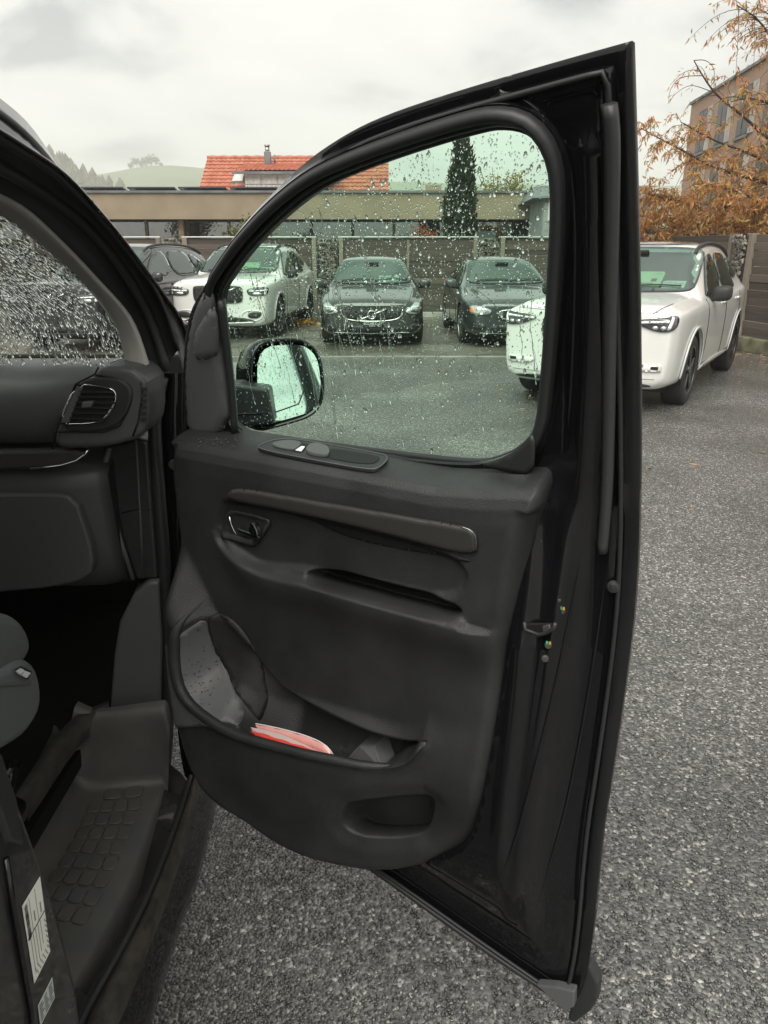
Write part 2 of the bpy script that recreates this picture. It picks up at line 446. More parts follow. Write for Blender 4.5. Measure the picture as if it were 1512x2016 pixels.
sheet('parking_strip', -14.0, 4.0, 11.9, 19.4, 0.004, M['asphalt_fine'])
kb = box('paving_edge_line', (-4.6, 11.86, 0.003), (17.2, 0.06, 0.014), M['concrete']); kb['kind'] = 'structure'

# loose and proud stone chips of the coarse surface, near the camera where they read one by one
def chips(n):
    base = np.array([(1, 0, 0), (-1, 0, 0), (0, 1, 0), (0, -1, 0), (0, 0, 1), (0, 0, -1)], float)
    fb = np.array([(0, 2, 4), (2, 1, 4), (1, 3, 4), (3, 0, 4), (2, 0, 5), (1, 2, 5), (3, 1, 5), (0, 3, 5)])
    y = 0.75 + 4.6 * RNG.random(n) ** 1.5
    x = RNG.uniform(-0.55, 1, n) * (0.25 + 0.55 * y)
    k = x > -0.44; x, y = x[k], y[k]; n = len(x)
    r = RNG.uniform(.0028, .0062, n); a = RNG.uniform(0, 6.283, n)
    P = base[None] * np.stack([r * RNG.uniform(.8, 1.5, n), r * RNG.uniform(.7, 1.1, n), r * RNG.uniform(.45, .75, n)], 1)[:, None, :] * RNG.uniform(.7, 1.2, (n, 6, 1))
    ca, sa = np.cos(a)[:, None], np.sin(a)[:, None]
    V = np.stack([P[..., 0] * ca - P[..., 1] * sa + x[:, None], P[..., 0] * sa + P[..., 1] * ca + y[:, None], P[..., 2] + (r * .25)[:, None]], -1).reshape(-1, 3)
    F = (fb[None] + (np.arange(n) * 6)[:, None, None]).reshape(-1, 3)
    o = mk('stone_chips', V, F, M['chips'], None, True, 'stuff')
    tag(o, 'small wet stone chips standing proud of the dark asphalt', 'gravel')
chips(34000)

# ---------------------------------------------------------------- foliage helper
def leaf_cloud(name, pts, size, mat, parent=None, aspect=0.5, droop=0.0, kind=None, jit=0.35):
    pts = np.asarray(pts, float); n = len(pts)
    d = RNG.normal(size=(n, 3)); d[:, 2] -= droop; d /= np.linalg.norm(d, axis=1)[:, None]
    q = RNG.normal(size=(n, 3)); s = np.cross(d, q); s /= np.linalg.norm(s, axis=1)[:, None] + 1e-9
    L = (size * RNG.uniform(1 - jit, 1 + jit, n))[:, None]
    W = L * aspect * .5
    a = pts; b = pts + d * L * .45 + s * W; c = pts + d * L; e2 = pts + d * L * .45 - s * W
    V = np.stack([a, b, c, e2], 1).reshape(-1, 3)
    F = np.arange(4 * n).reshape(-1, 4)
    return mk(name, V, F, mat, parent, False, kind)
def blob_pts(n, c, r, clumps=18, spread=0.35):
    C = RNG.normal(size=(clumps, 3)); C /= np.linalg.norm(C, axis=1)[:, None]; C *= RNG.uniform(.3, .95, (clumps, 1))
    k = RNG.integers(0, clumps, n); P = C[k] + RNG.normal(size=(n, 3)) * spread * RNG.uniform(.4, 1, (clumps, 1))[k]
    P = P * np.asarray(r) + np.asarray(c)
    return P
M['bark'] = pmat('bark', (0.06, 0.05, 0.042), 0.9, var=(20, .4), bump=('noise', 60, .6, .01))
M['lf_green'] = island_mat('green leaves', [(0.05, 0.07, 0.02), (0.10, 0.12, 0.035), (0.17, 0.17, 0.05), (0.07, 0.09, 0.03)], 0.5, 0.3)
M['lf_dark'] = island_mat('evergreen sprays', [(0.012, 0.02, 0.012), (0.025, 0.035, 0.018), (0.045, 0.055, 0.025)], 0.6, 0.1)
M['lf_yellow'] = island_mat('yellow leaves', [(0.20, 0.17, 0.03), (0.32, 0.24, 0.05), (0.14, 0.14, 0.04), (0.25, 0.14, 0.04)], 0.5, 0.3)
M['lf_red'] = island_mat('red leaves', [(0.26, 0.06, 0.03), (0.36, 0.10, 0.05), (0.18, 0.07, 0.035), (0.3, 0.14, 0.07)], 0.5, 0.3)
M['lf_autumn'] = island_mat('autumn leaves', [(0.54, 0.17, 0.07), (0.50, 0.26, 0.09), (0.38, 0.28, 0.08), (0.60, 0.30, 0.10), (0.30, 0.25, 0.07), (0.48, 0.16, 0.08), (0.55, 0.34, 0.12), (0.52, 0.20, 0.08)], 0.5, 0.35)
M['lf_far'] = island_mat('far foliage', [(0.05, 0.055, 0.03), (0.08, 0.08, 0.045), (0.10, 0.09, 0.05)], 0.8)

# ---------------------------------------------------------------- hills in the distance
def hill(name, rows, mat):
    loft(name, rows, mat, None, n=60, kind='structure')
def ridge(px, y): return smooth_line([at_y(u, v, y) for u, v in px], 60)
M['hill'] = pmat('hill pasture', (0.085, 0.125, 0.045), 0.95, var=(0.03, 0, (0.125, 0.15, 0.06)), bump=('noise', 0.05, 0.3, 2))
rg = ridge([(-500, 335), (-200, 330), (60, 345), (150, 349), (190, 345), (250, 333), (300, 325), (360, 326), (410, 333), (480, 341), (620, 352), (900, 362), (1300, 366), (2100, 370)], 760)
r0 = np.column_stack([rg[:, 0] * .45, np.full(60, 300.), np.full(60, -0.5)])
r1 = np.column_stack([rg[:, 0] * .72, np.full(60, 520.), rg[:, 2] * .30])
r2 = np.column_stack([rg[:, 0] * .88, np.full(60, 650.), rg[:, 2] * .72])
r4 = np.column_stack([rg[:, 0] * 1.2, np.full(60, 980.), rg[:, 2] * .5])
hill('hill', [r0, r1, r2, rg, r4], M['hill'])
fr = ridge([(-500, 250), (-200, 262), (0, 285), (80, 306), (130, 330), (170, 352), (215, 374), (260, 386)], 470)
f0 = np.column_stack([fr[:, 0] * .8, np.full(60, 330.), np.full(60, -0.5)])
f4 = np.column_stack([fr[:, 0] * 1.1, np.full(60, 560.), fr[:, 2] * .3])
hill('wooded_hill', [f0, (f0 + fr) / 2, fr, f4], M['hill'])
# the wood on that slope reads as one mass
V, F = [], []
for k in range(1500):
    t = random.random(); q = random.random() ** .6
    i = t * 58; i0 = int(i); P = fr[i0] * (1 - i + i0) + fr[i0 + 1] * (i - i0)
    B0 = P * .0 + (f0[i0] * (1 - i + i0) + f0[i0 + 1] * (i - i0)) * (1 - q) + P * q
    h = random.uniform(4, 10); r = h * random.uniform(.25, .5); o = len(V); m = 7
    for ring, (zz, rr) in enumerate([(0, 1.0), (.35, .85), (.7, .5)]):
        for a in range(m):
            an = a * 6.283 / m + ring; jr = random.uniform(.7, 1.25)
            V.append((B0[0] + math.cos(an) * r * rr * jr, B0[1] + math.sin(an) * r * rr * jr, B0[2] - 1 + h * zz))
    V.append((B0[0], B0[1], B0[2] + h))
    for ring in range(2):
        for a in range(m):
            b_ = (a + 1) % m; F.append((o + ring * m + a, o + ring * m + b_, o + (ring + 1) * m + b_, o + (ring + 1) * m + a))
    for a in range(m): F.append((o + 2 * m + a, o + 2 * m + (a + 1) % m, o + 3 * m))
wd = mk('distant_wood', V, F, M['lf_far'], None, False, 'stuff')
tag(wd, 'misty dark wood covering the slope at the far left', 'wood')
hp = [(258, 333, 14), (270, 331, 17), (279, 330, 15), (289, 328, 18), (298, 327, 19), (307, 326, 16), (318, 329, 10)]
hl = ['leftmost tree of the misty clump on the hilltop', 'second tree from left in the hilltop clump', 'third tree from left in the hilltop clump',
      'middle tall tree of the hilltop clump', 'tallest tree, right of centre in the hilltop clump', 'second tree from right in the hilltop clump', 'smallest tree at the right end of the hilltop clump']
for (u, v, hp_), lb in zip(hp, hl):
    p = at_y(u, v, 755); h = hp_ * 755 / 1500 * 1.15
    t = thing('hill_tree', lb, 'tree', (p[0], p[1], p[2] - 1.5), 0, 'trees on the far hilltop')
    tube('trunk', [(0, 0, 0), (0, 0, h * .4), (0.2, 0, h * .7)], [h * .04, h * .03, h * .01], M['bark'], t, seg=5)
    leaf_cloud('crown', blob_pts(170, (0, 0, h * .66), (h * .30, h * .30, h * .30), 9, .4), h * .16, M['lf_far'], t, .9)

# ---------------------------------------------------------------- flat roofed building behind the fence
M['fascia'] = pmat('tan render', (0.27, 0.215, 0.145), 0.85, var=(1.6, 0, (0.225, 0.18, 0.125)), bump=('noise', 40, .2, .01))
M['wood_dark'] = pmat('dark stained timber', (0.07, 0.05, 0.036), 0.7, var=(5, .5), bump=('noise', 30, .3, .01))
M['wood_light'] = pmat('pale timber post', (0.22, 0.16, 0.10), 0.7, var=(8, .3))
M['dark_int'] = pmat('dim interior', (0.03, 0.026, 0.022), 0.9)
M['zinc'] = pmat('zinc flashing', (0.16, 0.17, 0.175), 0.45, metal=.5, var=(2, .2))
M['solar'] = pmat('solar panel glass', (0.02, 0.024, 0.03), 0.12, coat=1)
M['blue_panel'] = pmat('pale blue panel', (0.30, 0.40, 0.40), 0.5)
YB = 27.0
fb_ = thing('flat_roof_building', 'long low flat-roofed building with tan fascia behind the fence', 'building', (-4, YB + 3, 0), world=True)
XL, XR = -22.0, 5.6
box('fascia', ((XL + XR) / 2, YB + .25, 2.86), (XR - XL, .5, .80), M['fascia'], fb_)
box('roof_edge', ((XL + XR) / 2, YB + .24, 3.30), (XR - XL + .1, .62, .07), M['zinc'], fb_)
box('roof', ((XL + XR) / 2, YB + 5.5, 3.2), (XR - XL, 10, .14), M['zinc'], fb_)
box('soffit', ((XL + XR) / 2, YB + 1.0, 2.52), (XR - XL, 1.0, .06), M['wood_dark'], fb_)
box('wall', ((XL + XR) / 2, YB + 1.9, 1.25), (XR - XL, .2, 2.5), M['dark_int'], fb_)
x = XL + .6; i = 0
while x < XR - 1.0:
    wd_ = 1.45
    f = box('window', (x + wd_ / 2, YB + 1.62, 1.32), (wd_ - .06, .03, 2.25), M['pane_glass'], fb_)
    box('mullion', (x, YB + 1.6, 1.25), (.10, .14, 2.46), M['wood_dark'] if i % 3 else M['wood_light'], fb_)
    if i % 4 == 1: box('interior_panel', (x + .7, YB + 1.74, 1.5), (1.1, .02, 1.9), M['wood_dark'], fb_)
    x += wd_; i += 1
for ux in (357, 1046):
    p = at_y(ux, 445, YB + .45); box('post', (p[0], YB + .45, 1.22), (.16, .16, 2.44), M['wood_light'], fb_)
p0, p1 = at_y(922, 447, YB + 1.2), at_y(976, 447, YB + 1.2)
box('blind', ((p0[0] + p1[0]) / 2, YB + 1.2, 1.3), (p1[0] - p0[0], .04, 1.6), M['blue_panel'], fb_)
for k in range(7):
    xk = -13.2 + k * 1.75
    box('solar_panel', (xk, YB + 1.6 + .05 * (k % 2), 3.43), (1.62, 1.0, .04), M['solar'], fb_, rot=Matrix.Rotation(R(-9), 4, 'X'))
box('flue', (at_y(853, 381, YB + 3)[0], YB + 3, 3.5), (.55, .4, .42), M['fascia'], fb_)

# ---------------------------------------------------------------- red roofed house
M['tile'] = pmat('red clay tiles', (0.33, 0.095, 0.055), 0.7, var=(3.0, 0, (0.44, 0.17, 0.10)), bump=('noise', 20, .3, .01))
M['house_wall'] = pmat('pale house render', (0.42, 0.40, 0.36), 0.85, var=(2, .15))
M['house_wood'] = pmat('weathered dark cladding', (0.075, 0.07, 0.065), 0.85, var=(4, .4))
M['white_board'] = pmat('white boards', (0.55, 0.54, 0.5), 0.7, var=(6, .15))
hs = thing('red_roofed_house', 'house with orange-red tiled roof, dormer and chimney beyond the flat building', 'house', (-4.6, 46, 0), world=True)
RX0, RX1, RYr, RZr, RYe, RZe = -9.72, 0.25, 46.0, 6.15, 41.8, 3.3
def tiled(name, x0, x1, ya, za, yb, zb, rows, pitch, parent):
    """rows of interlocking pantiles from ridge (ya,za) down to eave (yb,zb), real steps and waves"""
    cols = int((x1 - x0) / pitch * 6); xs = np.linspace(x0, x1, cols + 1)
    wv = 0.035 * np.abs(np.sin(np.pi * (xs - x0) / pitch)) ** .7
    V, F = [], []
    sl = np.array([yb - ya, zb - za]); ln = np.linalg.norm(sl); nn = np.array([-(sl[1]), sl[0]]) / ln
    if nn[1] < 0: nn = -nn
    for r in range(rows):
        for t, lift in ((r / rows, .01), ((r + 1) / rows, .06)):
            py, pz = ya + sl[0] * t, za + sl[1] * t
            for k, xx in enumerate(xs):
                q = lift + wv[k]; V.append((xx, py + nn[0] * q, pz + nn[1] * q))
        o = r * 2 * (cols + 1)
        for k in range(cols): F.append((o + k, o + k + 1, o + cols + 1 + k + 1, o + cols + 1 + k))
        if r:
            o2 = o - (cols + 1)
            for k in range(cols): F.append((o2 + k, o2 + k + 1, o + k + 1, o + k))
    return mk(name, V, F, M['tile'], parent, False, 'stuff')
rf = prism('roof', [(RX0 + .05, RYe, RZe), (RX0 + .05, RYr, RZr), (RX0 + .05, RYr + 4.2, RZe), (RX0 + .05, RYr, RZr - .3)], (RX1 - RX0 - .1, 0, 0), M['house_wood'], hs)
tiled('roof_tiles', RX0, RX1, RYr, RZr + .02, RYe - .3, RZe - .15, 15, .26, rf)
tiled('roof_tiles', RX0, RX1, RYr, RZr + .02, RYr + 4.5, RZe - .15, 15, .26, rf)
tube('ridge_tiles', [(x_, RYr, RZr + .06 + .03 * (k % 2)) for k, x_ in enumerate(np.linspace(RX0, RX1, 34))], .11, M['tile'], rf, seg=8)
prism('gable', [(RX1 - .12, RYe + .5, 0), (RX1 - .12, RYe + .5, RZe + .1), (RX1 - .12, RYr, RZr - .25), (RX1 - .12, RYr + 3.7, RZe + .1), (RX1 - .12, RYr + 3.7, 0)], (-.3, 0, 0), M['house_wood'], hs)
prism('gable', [(RX0 + .12, RYe + .5, 0), (RX0 + .12, RYe + .5, RZe + .1), (RX0 + .12, RYr, RZr - .25), (RX0 + .12, RYr + 3.7, RZe + .1), (RX0 + .12, RYr + 3.7, 0)], (.3, 0, 0), M['house_wall'], hs)
box('wall', ((RX0 + RX1) / 2, RYe + .6, 1.6), (RX1 - RX0 - .3, .2, 3.3), M['house_wall'], hs)
def roof_pt(u, v, lift=0.0):
    # point on the front roof slope
    sl = (RZr - RZe) / (RYr - RYe); d = ray(u, v)
    t = (RZe - RYe * sl + lift - EYE) / (d[2] - sl * d[1]); return np.array([0, 0, EYE]) + t * d
for (a, b_, c_, d_) in [((463, 341), (481, 341), (477, 357), (457, 357)), ((656, 345), (672, 343), (668, 358), (652, 358))]:
    Q = [roof_pt(*q, .16) for q in (a, b_, c_, d_)]
    cen = sum(Q) / 4
    fr_ = prism('skylight', [cen + (q - cen) * 1.18 for q in Q], (0, 0, -.22), M['zinc'], hs)
    prism('pane', [q + np.array([0, -.015, .03]) for q in Q], (0, 0, -.02), M['white_board'] if a[0] < 500 else M['blue_panel'], fr_)
# dormer
q0, q1 = roof_pt(487, 378, .1), roof_pt(645, 378, .1)
dx0, dx1 = q0[0], q1[0]; yf = 42.6
zt_ = at_y(500, 342, yf)[2]; zb_ = 3.4
dm = box('dormer', ((dx0 + dx1) / 2, yf + 1.2, (zt_ + zb_) / 2), (dx1 - dx0, 2.4, zt_ - zb_), M['white_board'], hs)
for k in range(5):
    box('board', (dx0 + (k + .5) * (dx1 - dx0) / 5, yf - .03, (zt_ + zb_) / 2), ((dx1 - dx0) / 5 - .05, .05, zt_ - zb_ - .1), M['white_board'], dm)
box('gutter', ((dx0 + dx1) / 2 - .1, yf - .32, zt_ + .02), (dx1 - dx0 + 1.0, .14, .12), M['zinc'], dm)
box('balcony_rail', ((dx0 + dx1) / 2, yf - .5, at_y(500, 363, yf - .5)[2]), (dx1 - dx0, .04, .05), M['zinc'], dm)
for k in range(9): box('baluster', (dx0 + .2 + k * (dx1 - dx0 - .4) / 8, yf - .5, at_y(500, 371, yf - .5)[2]), (.025, .025, .45), M['zinc'], dm)
tiled('dormer_tiles', dx0 - .45, dx1 + .45, 45.2, at_y(520, 323, 45.2)[2], yf - .3, zt_ + .08, 6, .24, dm)
# chimney
pc = at_y(528, 333, 44.6)
ch = box('chimney', (pc[0], 44.6, 5.75), (.34, .34, 1.25), M['zinc'], hs, bevel=.02)
tube('flue_pipe', [(pc[0], 44.6, 6.3), (pc[0], 44.6, 6.62)], .12, M['steel'], ch, seg=12)
tube('cowl', [(pc[0], 44.6, 6.64), (pc[0], 44.6, 6.70), (pc[0], 44.6, 6.74)], [.17, .15, .03], M['steel'], ch, seg=12)
tube('vent_pipe', [(pc[0] + .33, 44.9, 5.7), (pc[0] + .33, 44.9, 6.25)], .05, M['zinc'], hs, seg=8)

# ---------------------------------------------------------------- grey house right of the flat building
M['grey_clad'] = pmat('grey green cladding', (0.26, 0.28, 0.27), 0.8, var=(3, .12))
gb = thing('grey_house', 'pale grey house end with sloping roof edge seen at right of the wet window', 'house', (6.6, 25, 0), world=True)
pA, pB, pC = at_y(1047, 386, 24.5), at_y(1072, 361, 24.5), at_y(1072, 386, 24.5)
box('wall', ((8.0 + pC[0]) / 2, 25.7, pA[2] / 2 - .05), (8.0 - pC[0], 2.2, pA[2] - .1), M['grey_clad'], gb)
prism('roof', [(pA[0], 24.35, pA[2] - .06), (pB[0], 25.7, pB[2] + .02), (8.1, 25.7, pB[2] + .02), (8.3, 24.35, pA[2] - .06)], (0, 2.6, -.08), M['zinc'], gb)
prism('gable', [(pA[0] + .25, 24.58, pA[2] - .1), (pB[0], 24.58, pB[2] - .1), (8.0, 24.58, pB[2] - .1), (8.0, 24.58, pA[2] - .1)], (0, .2, 0), M['grey_clad'], gb)
for k in range(14):
    box('cladding_board', ((7.95 + pC[0]) / 2, 24.56, .15 + k * .2), (7.9 - pC[0], .03, .19), M['grey_clad'], gb)
pw = at_y(1083, 408, 24.5); wn = box('window', (pw[0] + .5, 24.53, pw[2]), (1.1, .05, .75), M['white_board'], gb); box('pane', (pw[0] + .5, 24.50, pw[2]), (.98, .02, .63), M['pane_glass'], wn)

# ---------------------------------------------------------------- brick block at the far right
def brick_mat():
    m = newmat('pale brick'); t = m.node_tree; b = t.nodes['Principled BSDF']
    c = t.nodes.new('ShaderNodeTexCoord'); mp = t.nodes.new('ShaderNodeMapping'); t.links.new(c.outputs['Object'], mp.inputs[0])
    mp.inputs['Rotation'].default_value = (0, R(90), R(90))
    br = t.nodes.new('ShaderNodeTexBrick'); t.links.new(mp.outputs[0], br.inputs['Vector'])
    br.inputs['Color1'].default_value = (0.40, 0.24, 0.155, 1); br.inputs['Color2'].default_value = (0.33, 0.195, 0.125, 1); br.inputs['Mortar'].default_value = (0.30, 0.26, 0.21, 1)
    br.inputs['Scale'].default_value = 1.0; br.inputs['Brick Width'].default_value = .28; br.inputs['Row Height'].default_value = .09; br.inputs['Mortar Size'].default_value = .012
    t.links.new(br.outputs[0], b.inputs['Base Color']); b.inputs['Roughness'].default_value = .85
    return m
M['brick'] = brick_mat()
M['frame_dark'] = pmat('dark window frame', (0.03, 0.03, 0.032), 0.5)
M['dark_pane'] = pmat('dark window pane', (0.03, 0.034, 0.038), 0.3, spec=.35)
A3, B3 = np.array([14.6, 40.5]), np.array([12.7, 20.0])
wl = np.linalg.norm(B3 - A3); dr = (B3 - A3) / wl; nr = np.array([dr[1], -dr[0]])   # out of the facade, towards -x
if nr[0] > 0: nr = -nr
bb = thing('brick_building', 'three storey pale brick building behind the orange autumn tree', 'building', (20, 30, 0), world=True)
HB = 7.95
def fp(t, o, z): q = A3 + dr * t + nr * o; return (q[0], q[1], z)
prism('wall', [fp(0, 0, 0), fp(wl, 0, 0), fp(wl, -9, 0), fp(0, -9, 0)], (0, 0, HB), M['brick'], bb)
prism('coping', [fp(-.1, .1, HB), fp(wl, .1, HB), fp(wl, -.4, HB), fp(-.1, -.4, HB)], (0, 0, .1), M['zinc'], bb)
for zf in (.9, 3.3, 5.65):
    for k in range(7):
        t0 = 1.6 + k * 2.75
        f = prism('window', [fp(t0, .02, zf), fp(t0 + 1.35, .02, zf), fp(t0 + 1.35, .02, zf + 1.75), fp(t0, .02, zf + 1.75)], (-nr[0] * .03, -nr[1] * .03, 0), M['frame_dark'], bb)
        prism('pane', [fp(t0 + .06, .032, zf + .06), fp(t0 + .64, .032, zf + .06), fp(t0 + .64, .032, zf + 1.69), fp(t0 + .06, .032, zf + 1.69)], (nr[0] * .006, nr[1] * .006, 0), M['dark_pane'], f)
        prism('pane', [fp(t0 + .71, .032, zf + .06), fp(t0 + 1.29, .032, zf + .06), fp(t0 + 1.29, .032, zf + 1.69), fp(t0 + .71, .032, zf + 1.69)], (nr[0] * .006, nr[1] * .006, 0), M['dark_pane'], f)
        prism('reveal', [fp(t0 - .12, .005, zf - .1), fp(t0 + 1.47, .005, zf - .1), fp(t0 + 1.47, .005, zf), fp(t0 - .12, .005, zf)], (nr[0] * .09, nr[1] * .09, 0), M['zinc'], f)
        prism('shutter', [fp(t0 + 1.42, .01, zf), fp(t0 + 1.95, .01, zf), fp(t0 + 1.95, .01, zf + 1.75), fp(t0 + 1.42, .01, zf + 1.75)], (nr[0] * .05, nr[1] * .05, 0), M['house_wall'], f)

# ---------------------------------------------------------------- fence of boards with stone filled pillars
def obj_rand_mat(name, c1, c2, rough=.8, grain=True):
    m = newmat(name); t = m.node_tree; b = t.nodes['Principled BSDF']
    oi = t.nodes.new('ShaderNodeObjectInfo'); c = t.nodes.new('ShaderNodeTexCoord'); mp = t.nodes.new('ShaderNodeMapping')
    t.links.new(c.outputs['Object'], mp.inputs[0]); mp.inputs['Scale'].default_value = (1.2, 20, 26)
    n = t.nodes.new('ShaderNodeTexNoise'); n.inputs['Scale'].default_value = 1.4; n.inputs['Detail'].default_value = 6; t.links.new(mp.outputs[0], n.inputs['Vector'])
    ad = t.nodes.new('ShaderNodeMath'); ad.operation = 'MULTIPLY_ADD'; t.links.new(oi.outputs['Random'], ad.inputs[0]); ad.inputs[1].default_value = .7
    sb = t.nodes.new('ShaderNodeMath'); sb.operation = 'SUBTRACT'; t.links.new(n.outputs['Fac'], sb.inputs[0]); sb.inputs[1].default_value = .35
    t.links.new(sb.outputs[0], ad.inputs[2])
    mx = t.nodes.new('ShaderNodeMixRGB'); t.links.new(ad.outputs[0], mx.inputs[0]); mx.inputs[1].default_value = (*c1, 1); mx.inputs[2].default_value = (*c2, 1)
    t.links.new(mx.outputs[0], b.inputs['Base Color']); b.inputs['Roughness'].default_value = rough
    bn = t.nodes.new('ShaderNodeBump'); bn.inputs['Strength'].default_value = .5; bn.inputs['Distance'].default_value = .006
    t.links.new(n.outputs['Fac'], bn.inputs['Height']); t.links.new(bn.outputs[0], b.inputs['Normal'])
    return m
M['board'] = obj_rand_mat('weathered fence board', (0.045, 0.037, 0.03), (0.125, 0.10, 0.078))
M['post'] = obj_rand_mat('grey timber post', (0.15, 0.125, 0.095), (0.22, 0.19, 0.15))
M['cap'] = pmat('wet zinc cap', (0.5, 0.5, 0.48), 0.3, metal=.6)
M['stones'] = island_mat('gabion stones', [(0.12, 0.105, 0.085), (0.2, 0.18, 0.145), (0.28, 0.255, 0.21), (0.07, 0.062, 0.05), (0.35, 0.32, 0.26)], .7)
M['wire'] = pmat('gabion wire', (0.2, 0.2, 0.19), .5, metal=.8)
FH = 1.80
M['moss'] = pmat('mossy concrete', (0.13, 0.125, 0.075), 0.85, var=(5, .45), bump=('noise', 50, .4, .006))
def fence_bay(P0, P1, label, plinth=0.12, nb=13, cap=True):
    P0, P1 = np.array(P0, float), np.array(P1, float); d = P1 - P0; L = np.linalg.norm(d); mid = (P0 + P1) / 2
    t = thing('board_fence', label, 'fence', (mid[0], mid[1], 0), math.atan2(d[1], d[0]), 'fence bays around the lot')
    bh = (FH - plinth - .03) / nb
    bm = bmesh.new(); box_bm(bm, 0, 0, 0, L - .2, .024, bh * .97); bmesh.ops.bevel(bm, geom=bm.edges[:], offset=.004, segments=1, affect='EDGES')
    first = None
    for k in range(nb):
        if first is None: o = first = from_bm('board', bm, M['board'], t)
        else:
            o = first.copy(); COL.objects.link(o); o.parent = t
        o.location = (random.uniform(-.004, .004), random.uniform(-.006, .006) - .012 * (k % 2), plinth + .015 + bh * (k + .5))
        o.rotation_euler = (R(random.uniform(3, 8)), R(random.uniform(-.12, .12)), 0)
    for s in (-1, 1): box('post', (s * (L / 2 - .055), -.03, FH / 2), (.10, .10, FH), M['post'], t, .006)
    if L > 2.6: box('batten', (0, -.035, FH / 2 + .05), (.06, .03, FH - .2), M['post'], t, .004)
    box('kerb', (0, .0, plinth / 2), (L - .02, .14, plinth), M['concrete'] if cap else M['moss'], t, .01)
    if cap: box('cap', (0, -.01, FH + .012), (L + .02, .13, .03), M['cap'], t, .004)
    return t
GAB = []
def gabion(P, rz, label, wdt=.46):
    t = thing('gabion_pillar', label, 'stone pillar', (P[0], P[1], 0), rz, 'stone-filled wire pillars in the fence')
    if GAB:
        for src in GAB:
            o = src.copy(); COL.objects.link(o); o.parent = t; o.scale.x = wdt / .46
        box('core', (0, 0, FH / 2), (wdt - .06, .12, FH - .06), M['dark_int'], t)
        return
    bm = bmesh.new()
    for k in range(620):
        r = random.uniform(.020, .036); x_ = random.uniform(-wdt / 2 + .03, wdt / 2 - .03); z_ = random.uniform(.03, FH - .02); y_ = random.choice([-1, -1, -1, 1]) * random.uniform(.05, .11)
        vs = bmesh.ops.create_icosphere(bm, subdivisions=1, radius=r, matrix=Matrix.Translation((x_, y_, z_)) @ Matrix.Rotation(random.random() * 6, 4, Vector((random.random(), random.random(), 1))) @ Matrix.Diagonal((1.25, .9, .75, 1)))['verts']
        for v_ in vs: v_.co += Vector((random.uniform(-.007, .007), random.uniform(-.007, .007), random.uniform(-.007, .007)))
    GAB.append(from_bm('stones', bm, M['stones'], t, False, 'stuff'))
    bm = bmesh.new()
    for k in range(19): box_bm(bm, 0, -.15, .02 + k * (FH - .03) / 18, wdt, .006, .006)
    for k in range(6): box_bm(bm, -wdt / 2 + k * wdt / 5, -.15, FH / 2, .006, .006, FH)
    GAB.append(from_bm('wire_mesh', bm, M['wire'], t, False, 'stuff'))
    box('core', (0, 0, FH / 2), (wdt - .06, .12, FH - .06), M['dark_int'], t)
def fl(x): return 19.0 - .022 * (x + 5)
gx = [-8.6, -4.98, -1.32, 2.45]
gl = ['leftmost stone pillar of the back fence, behind the black car', 'stone pillar behind the gap between black car and white car', 'stone pillar behind the grey hatchback’s left side', 'stone pillar behind the dark saloon']
for x_, lb in zip(gx, gl): gabion((x_, fl(x_)), -.022, lb)
xs_ = [(-12.2, gx[0] - .26), (gx[0] + .26, gx[1] - .26), (gx[1] + .26, gx[2] - .26), (gx[2] + .26, gx[3] - .26), (gx[3] + .26, 4.75)]
ll = ['board fence bay at far left behind the wet windscreen', 'board fence bay behind the black car', 'board fence bay behind the left white car', 'board fence bay behind the grey hatchback', 'board fence bay behind the dark saloon, at the corner']
for (a, b_), lb in zip(xs_, ll): fence_bay((a, fl(a)), (b_, fl(b_)), lb)
def sl_(t): return np.array([4.85 + .167 * t, 18.75 - t])
fence_bay(sl_(0.1), sl_(2.95), 'side fence bay nearest the corner, behind the right white car', .22, cap=False)
gabion(sl_(5.72), math.atan2(-1, .167), 'stone pillar of the side fence right of the right white car', .34)
fence_bay(sl_(3.0), sl_(5.52), 'side fence bay just left of its stone pillar', .22, cap=False)
fence_bay(sl_(5.93), sl_(9.4), 'dark board fence bay at the right edge of the picture', .22, cap=False)

# ---------------------------------------------------------------- planting behind the fence
cy = thing('columnar_conifer', 'tall narrow dark conifer behind the fence', 'tree', (2.02, 21.6, 0))
n = 5200; zz = RNG.uniform(.1, 4.15, n); rr_ = np.interp(zz, [0, 1.2, 2.6, 3.4, 3.9, 4.2], [.42, .47, .40, .28, .17, .06]) * np.sqrt(RNG.uniform(.45, 1, n)); an = RNG.uniform(0, 6.283, n)
rr_ *= 1 + .18 * np.sin(an * 5 + zz * 2)
P = np.column_stack([rr_ * np.cos(an) + .06 * np.sign(np.sin(an * 3)) * (zz > 3.5), rr_ * np.sin(an), zz])
leaf_cloud('crown', P, .16, M['lf_dark'], cy, .35, droop=-1.6)
tube('trunk', [(0, 0, 0), (0, 0, 2), (0, 0, 3.8)], [.07, .05, .01], M['bark'], cy, seg=7)
def bush(name, label, cat, u0, u1, vt, y, mat, n=1400, leaf=.09):
    p0, p1 = at_y(u0, vt, y), at_y(u1, vt, y); x_ = (p0[0] + p1[0]) / 2; w_ = (p1[0] - p0[0]) / 2; h = p0[2]
    t = thing(name, label, cat, (x_, y, 0))
    leaf_cloud('crown', blob_pts(n, (0, 0, h * .72), (w_ * .72, w_ * .6, h * .22), 22, .33), leaf, mat, t, .5)
    for k in range(5):
        a = random.uniform(-.5, .5); tube('stem', [(a * .2, 0, 0), (a * w_ * .6, random.uniform(-.1, .1), h * .45), (a * w_ * 1.3, random.uniform(-.2, .2), h * .8)], [.02, .015, .006], M['bark'], t, seg=5)
bush('shrub', 'feathery pale green shrub rising above the fence behind the left white car', 'shrub', 408, 560, 424, 20.6, M['lf_green'], 2400, .10)
